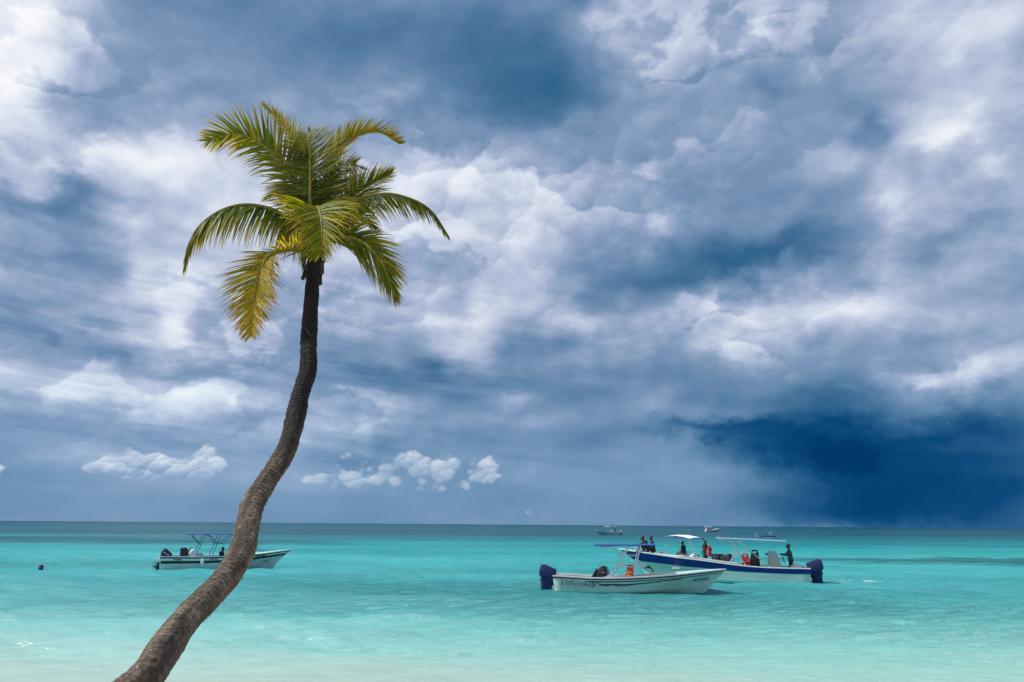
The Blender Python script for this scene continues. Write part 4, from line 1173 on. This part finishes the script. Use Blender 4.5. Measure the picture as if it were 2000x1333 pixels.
def person(name_label, J, root_m, shirt, trousers, look=(1, 0, 0), cap=None, sleeves=True, long_legs=False, vest=None):
    """J: joints in metres; figure faces +x"""
    j = {k: Vector(v) for k, v in J.items()}
    lk = Vector(look).normalized(); hd = j['head']; sidev = Vector((0, 0, 1)).cross(lk).normalized()
    body = [(j['pelvis'], (.12, .16, .11), j['chest'], (.115, .165, .14)), (j['chest'], (.10, .15, .12), j['neck'], (.055, .07, .05)), (j['neck'], .055, hd, .06),
            (hd + Vector((0, 0, -.035)), (.075, .070, .085), hd + Vector((0, 0, .035)), (.092, .078, .085)),
            (hd + lk * .075 + Vector((0, 0, -.012)), .012, hd + lk * .100 + Vector((0, 0, -.030)), .014),
            (hd + lk * .055 + Vector((0, 0, -.085)), .030, hd + lk * .060 + Vector((0, 0, -.06)), .034)]
    for s in (-1, 1): body.append((hd + sidev * s * .076 + Vector((0, 0, -.03)), .014, hd + sidev * s * .080 + Vector((0, 0, .015)), .016))
    top = [(j['pelvis'] + Vector((0, 0, .02)), (.135, .175, .10), j['chest'], (.130, .180, .14)), (j['chest'], (.118, .168, .12), j['neck'] - Vector((0, 0, .035)), (.065, .085, .03))]
    low = [(j['pelvis'] - Vector((0, 0, .03)), (.138, .175, .10), j['pelvis'] + Vector((0, 0, .05)), (.134, .170, .06))]
    for s in ('l', 'r'):
        sh, el, wr, hp, kn, an, to = (j[s + k] for k in ('sh', 'el', 'wr', 'hip', 'kn', 'an', 'toe'))
        body += [(sh, .060, el, .043), (el, .043, wr, .029), (hp, .092, kn, .060), (kn, .058, an, .040), (kn.lerp(an, .3), .056, an, .038), (an, .042, an + (to - an) * .5, .040), (an + (to - an) * .4, .040, to, .030)]
        body += hand_caps(wr, el, (0, 0, 1) if abs((wr - el).normalized().z) < .8 else (1, 0, 0))
        top += [(j['chest'] + Vector((0, 0, .06)), .09, sh, .078), (sh, .078, sh.lerp(el, .62 if sleeves else .9), .064)]
        low += [(hp, .108, hp.lerp(kn, .55), .094)] + [(hp.lerp(kn, .5), .094, kn, .080)] + ([(kn, .078, kn.lerp(an, .92), .058)] if long_legs else [])
    o = blobmesh('person', body, .0125, SKIN)
    o.matrix_world = root_m
    tag(o, name_label, 'person')
    blobmesh('shirt', top, .018, shirt, o)
    blobmesh('trousers' if long_legs else 'shorts', low, .018, trousers, o)
    h = hd + Vector((0, 0, .035)) - lk * .012
    if cap:
        c = MB(); c.loft([(h.z - .015, h.x, h.y, .106, .094), (h.z + .03, h.x, h.y, .106, .094), (h.z + .075, h.x, h.y, .090, .080), (h.z + .100, h.x, h.y, .050, .045), (h.z + .106, h.x, h.y, .012, .012)], 20, p=2.0)
        b0 = h + lk * .06
        c.add([b0 - sidev * .075 + Vector((0, 0, -.004)), b0 + lk * .13 - sidev * .05 + Vector((0, 0, -.022)), b0 + lk * .13 + sidev * .05 + Vector((0, 0, -.022)), b0 + sidev * .075 + Vector((0, 0, -.004)),
               b0 - sidev * .075 + Vector((0, 0, .008)), b0 + lk * .13 - sidev * .05 + Vector((0, 0, -.012)), b0 + lk * .13 + sidev * .05 + Vector((0, 0, -.012)), b0 + sidev * .075 + Vector((0, 0, .008))],
              [(0, 1, 2, 3), (7, 6, 5, 4), (0, 4, 5, 1), (1, 5, 6, 2), (2, 6, 7, 3), (3, 7, 4, 0)])
        c.build('cap', cap, o)
    else:
        blobmesh('hair', [(h + Vector((0, 0, .012)) - lk * .01, (.094, .084, .074), h + Vector((0, 0, .02)) - lk * .025, (.086, .082, .076)), (h - lk * .05, .055, h - lk * .055 + Vector((0, 0, -.06)), .045)], .014, HAIR, o)
    if vest: blobmesh('vest', [(j['pelvis'] + Vector((0, 0, .10)), (.160, .200, .08), j['chest'], (.155, .200, .12))], .018, vest, o)
    return o


STAND = dict(pelvis=(0, 0, .95), chest=(.03, 0, 1.30), neck=(.04, 0, 1.49), head=(.07, 0, 1.63),
             lsh=(.03, .19, 1.42), lel=(.20, .26, 1.20), lwr=(.42, .16, 1.22), rsh=(.03, -.19, 1.42), rel=(.22, -.26, 1.24), rwr=(.45, -.14, 1.26),
             lhip=(0, .10, .90), lkn=(.05, .12, .50), lan=(0, .13, .08), ltoe=(.17, .15, .04), rhip=(0, -.10, .90), rkn=(.02, -.12, .50), ran=(-.04, -.13, .08), rtoe=(.13, -.15, .04))
# sitting on an edge 0 m high, feet on a floor below
SIT = dict(pelvis=(0, 0, .12), chest=(.05, 0, .46), neck=(.08, 0, .64), head=(.12, 0, .78),
           lsh=(.05, .19, .57), lel=(.10, .27, .30), lwr=(.30, .17, .20), rsh=(.05, -.19, .57), rel=(.10, -.27, .30), rwr=(.30, -.15, .20),
           lhip=(.05, .10, .10), lkn=(.45, .15, .12), lan=(.42, .15, -.30), ltoe=(.60, .17, -.34), rhip=(.05, -.10, .10), rkn=(.45, -.13, .12), ran=(.45, -.13, -.30), rtoe=(.62, -.14, -.34))
# sitting on a deck, knees drawn up, bent forward
CROUCH = dict(pelvis=(0, 0, .12), chest=(.10, 0, .46), neck=(.20, 0, .62), head=(.28, 0, .73),
              lsh=(.12, .18, .56), lel=(.32, .24, .38), lwr=(.50, .10, .34), rsh=(.12, -.18, .56), rel=(.32, -.24, .38), rwr=(.50, -.08, .34),
              lhip=(.05, .10, .11), lkn=(.40, .14, .42), lan=(.52, .13, .05), ltoe=(.68, .14, .03), rhip=(.05, -.10, .11), rkn=(.42, -.12, .40), ran=(.55, -.11, .05), rtoe=(.71, -.12, .03))
LEAN = dict(STAND, chest=(-.02, 0, 1.30), neck=(-.03, 0, 1.48), head=(-.02, 0, 1.62), lel=(.14, .30, 1.60), lwr=(.22, .24, 1.84), rel=(-.02, -.27, 1.16), rwr=(.12, -.24, .95))


def in_boat(boat, x, y, z, face):
    """matrix of a figure standing in a boat; face = turn in degrees from the boat's bow"""
    M = Matrix.Translation(boat.location) @ Matrix.Rotation(boat.rotation_euler.z, 4, 'Z')
    return M @ Matrix.Translation((x, y, z)) @ Matrix.Rotation(R(face), 4, 'Z')


def build_people():
    dark = cloth('charcoal', (.013, .013, .017)); teal = cloth('dark_teal', (.020, .075, .085)); navy = cloth('navy', (.008, .012, .045))
    brown = cloth('dark_brown', (.022, .012, .011)); white = cloth('white', (.62, .62, .60)); grey = cloth('grey', (.08, .08, .09)); hat = cloth('hat', (.012, .035, .045))
    person('person in cap and teal shirt standing at the console of the blue banded boat', STAND, in_boat(B2, .80, .10, .16, 0), teal, navy, cap=hat, long_legs=True, look=(1, .1, -.05))
    person('person in dark clothes sitting on the bow, the one leaning further forward to the left', CROUCH, in_boat(B2, 8.12, .24, 1.40, 20), dark, dark, look=(1, 0, -.3))
    person('person in dark clothes sitting on the bow, upright one of the pair, nearer the stern', dict(SIT, lan=(.55, .15, .05), ltoe=(.72, .16, .04), ran=(.58, -.13, .05), rtoe=(.75, -.14, .04), lkn=(.36, .15, .38), rkn=(.38, -.13, .38), lwr=(.42, .15, .45), rwr=(.44, -.13, .45)), in_boat(B2, 7.85, -.12, 1.37, 10), brown, dark, look=(1, 0, -.2))
    person('person in black seated with back turned under the arched canopy', SIT, in_boat(B3, 2.9, .0, .90, 10), dark, grey, look=(1, 0, .0))
    person('person in dark clothes leaning with one raised arm on the rear canopy post', LEAN, in_boat(B3, 1.25, .05, .14, 60), dark, dark, look=(1, .3, 0), long_legs=True)
    person('person in black top sitting low amidships in the left boat, beside the palm trunk', SIT, in_boat(B4, 3.35, -.42, .42, -30), dark, grey, look=(1, -.3, 0))
    person('person in navy standing at the stern of the distant console boat', STAND, in_boat(B5, 1.35, 0, .55, 0), navy, navy, long_legs=True)


build_people()


# ------------------------------------------------------------------ loose things
ROPE = paint('weathered_rope', (.20, .26, .26), .9, vary=.25, scale=30)
BUOYM = paint('navy_buoy_plastic', (.010, .016, .075), .5, vary=.2, scale=12)
STRAP = paint('pale_strap', (.55, .55, .52), .8)


def vest_thing(label, M, mat, h=.56, w=.46, lean=0.0, panel=None):
    """padded life jacket: two front panels, back, collar, belts"""
    r = empty('life_jacket'); r.matrix_world = M; tag(r, label, 'life jacket')
    out = [(-.5, 0), (-.44, .55), (-.34, .80), (-.36, 1.0), (-.16, 1.02), (-.10, .78), (-.06, 0)]
    for s in (-1, 1):
        prof = [(s * x * w, z * h) for x, z in out]
        if s < 0: prof = prof[::-1]
        v, f = prism(prof, .040, .022, .055, 2)
        v = [Vector((p.x + .006 * math.sin(p.z * 30), p.y + .025 * math.cos(p.x * 5) + .012 * math.sin(p.z * 19 + s), p.z)) for p in v]
        MB().add(v, f).build('front_panel', mat, r)
    v, f = prism([(x * w, z * h) for x, z in ((-.46, .02), (-.42, .6), (-.34, .95), (.34, .95), (.42, .6), (.46, .02))], .035, .025, -.055, 2)
    MB().add(v, f).build('back_panel', panel or mat, r)
    MB().tube([(-.30 * w, .02, .96 * h), (-.20 * w, -.05, 1.10 * h), (0, -.075, 1.15 * h), (.20 * w, -.05, 1.10 * h), (.30 * w, .02, .96 * h)], .040, 8).build('collar', mat, r)
    for z in (.22, .50):
        MB().tube([(.50 * w * math.cos(a), .118 * math.sin(a) + .01, z * h) for a in np.linspace(0, 6.283, 24)], .010, 5).build('belt', STRAP if mat != BLACKV else BLACKP, r)
    return r


def build_small():
    T = lambda b, x, y, z, rz=0, rx=0, ry=0: in_boat(b, x, y, z, 0) @ Euler((R(rx), R(ry), R(rz))).to_matrix().to_4x4()
    vest_thing('bright orange life jacket inside the black lined boat beside its canopy post', T(B1, 3.20, -.50, .60, 0, 0, 8), ORANGEV, .46, .36)
    vest_thing('red life jacket hanging under the canopy of the blue banded boat', T(B2, 3.02, .72, .74, 180, 0, -4), REDV, .60, .46)
    vest_thing('black life jacket hanging beside the red one on the blue banded boat', T(B2, 2.60, .60, .80, 180, 0, 3), BLACKV, .70, .52)
    vest_thing('small red life jacket lying at the front post of the arched canopy', T(B3, 4.05, .55, .80, 120, 60, 0), REDV, .40, .42)
    vest_thing('red life jacket hung on the rear canopy post of the boat with arched canopy', T(B3, .98, .10, .92, 150, 0, 12), REDV, .58, .44)
    vest_thing('red life jacket lying on the gunwale below the leaning person', T(B3, 1.2, .92, .62, 130, 78, 0), REDV, .30, .44)
    # bag on the console seat of the nearest boat
    M = T(B1, 2.05, -.20, .62)
    r = empty('rucksack'); r.matrix_world = M; tag(r, 'black rucksack slumped against the white console of the black lined boat', 'bag')
    MB().loft([(-.02, 0, 0, .24, .17), (.10, 0, 0, .27, .19), (.26, .01, 0, .23, .17), (.38, .03, 0, .16, .13), (.45, .05, 0, .06, .06)], 20, p=2.6).build('bag_body', BLACKV, r)
    MB().loft([(.00, .10, -.20, .15, .05), (.16, .10, -.21, .16, .06), (.22, .10, -.19, .12, .03)], 16, p=2.6).build('pocket', BLACKC, r)
    for k in (-.09, .09): MB().tube([(.02, k, .44), (.20, k, .40), (.30, k, .25), (.28, k, .08)], .016, 6).build('strap', BLACKP, r)
    v, f = prism([(-.52, -.10), (-.22, -.12), (-.20, .30), (-.26, .34)], .12, .03); MB().add(v, f).build('flap', BLACKV, r)
    # paddle lying across the nearest boat's canopy frame
    M = T(B1, 3.55, .62, 1.09, 3)
    r = empty('paddle'); r.matrix_world = M; tag(r, 'white paddle lashed to the canopy frame of the black lined boat', 'paddle')
    MB().tube([(-.8, 0, -.03), (.08, 0, 0)], .016, 7).build('shaft', STEEL, r)
    v, f = prism([(.05, -.03), (.15, -.06), (.46, -.08), (.42, .06), (.15, .05)], .012, .008); MB().add(v, f).build('blade', SEATW, r)
    # dark cool box at the stern of the arched canopy boat
    M = T(B3, .45, -.1, .60)
    r = empty('cool_box'); r.matrix_world = M; tag(r, 'dark cool box at the stern beside the arched canopy', 'box')
    MB().box((0, 0, .20), (.52, .62, .36), bev=.03).build('box_body', DARKM, r)
    MB().box((0, 0, .42), (.55, .65, .07), bev=.02).build('lid', BLACKC, r)
    MB().tube([(0, .33, .32), (0, .36, .30), (0, .36, .22), (0, .33, .20)], .012, 6).build('handle', STRAP, r)
    # fender on the left boat
    p = in_boat(B4, 2.2, 0, 0, 0)
    q = H4.find(2.28, .55, -1, .10)
    r = empty('fender'); r.matrix_world = in_boat(B4, q.x, q.y, .16, 0); tag(r, 'white fender hanging on the side of the left boat', 'fender')
    MB().loft([(.0, 0, 0, .015, .015), (.03, 0, 0, .055, .055), (.12, 0, 0, .10, .10), (.40, 0, 0, .105, .105), (.50, 0, 0, .07, .07), (.55, 0, 0, .03, .03)], 18, p=2.0).build('fender_body', SEATW, r)
    MB().tube([(0, 0, .54), (0, .02, .60), (0, .10, .66)], .012, 6).build('lanyard', ROPE, r)
    # mooring rope of the left boat
    a = in_boat(B4, -.05, -.30, .66, 0).translation; b = on_water(250, 1107.5); b.z = -.05
    pts = [a.lerp(b, t) + Vector((0, 0, -.16 * math.sin(math.pi * t))) for t in np.linspace(0, 1, 16)]
    base = Vector((a.x, a.y, 0))
    o = MB().tube([p - base for p in pts], .022, 7).build('mooring_rope', ROPE, loc=base)
    tag(o, 'grey mooring rope running from the left boat stern down into the water', 'rope')
    # mooring buoy
    b = on_water(80, 1110)
    r = empty('mooring_buoy', (b.x, b.y, -.05)); tag(r, 'small dark blue mooring buoy floating alone at the far left', 'buoy')
    MB().loft([(-.10, 0, 0, .09, .09), (-.02, 0, 0, .125, .125), (.16, 0, 0, .13, .13), (.22, 0, 0, .10, .10), (.25, 0, 0, .05, .05)], 20, p=2.2).build('float', BUOYM, r)
    MB().tube([(.05 * math.cos(a_), 0, .28 + .045 * math.sin(a_)) for a_ in np.linspace(0, 6.283, 16)], .012, 6).build('ring', STEEL, r)
    MB().tube([(.131 * math.cos(a_), .131 * math.sin(a_), .07) for a_ in np.linspace(0, 6.283, 24)], .010, 6).build('band', ROPE, r)


def build_foam():
    """broken foam of the propeller wash behind the blue banded boat"""
    rng = np.random.RandomState(9)
    m = bpy.data.materials.new('sea_foam'); m.use_nodes = True
    N = Nodes(m.node_tree); N.n.clear()
    tc = N.new('ShaderNodeNewGeometry').outputs['Position']
    d = N.new('ShaderNodeBsdfDiffuse'); d.inputs[0].default_value = (.72, .80, .79, 1)
    t = N.new('ShaderNodeBsdfTransparent')
    mx = N.new('ShaderNodeMixShader'); N.put(mx.inputs[0], N.rng(N.noise(tc, 7.0, 5, .65), .42, .66, 0.0, .7, True)); N.l.new(t.outputs[0], mx.inputs[1]); N.l.new(d.outputs[0], mx.inputs[2])
    o = N.new('ShaderNodeOutputMaterial'); N.l.new(mx.outputs[0], o.inputs[0])
    V = []; F = []
    def flake(cx, cy, rx, ry):
        k = len(V); n = 12
        V.append((cx, cy, .075))
        for i in range(n):
            a = 6.283 * i / n; q = .6 + .6 * rng.rand()
            V.append((cx + rx * q * math.cos(a), cy + ry * q * math.sin(a), .045))
        for i in range(n): F.append((k, k + 1 + i, k + 1 + (i + 1) % n))
    for px, py, sx, sy, n in ((1690, 1138, 24, 1.2, 12), (1655, 1136, 10, 1.0, 4)):
        for _ in range(n):
            p = on_water(px + rng.randn() * sx, py + rng.randn() * sy * .8)
            flake(p.x, p.y, .10 + .30 * rng.rand(), .05 + .12 * rng.rand())
    tag(mesh_obj('foam', V, F, m), kind='stuff')
    bpy.data.objects['foam']['label'] = 'broken white foam behind the blue banded boat'


build_small()
build_foam()
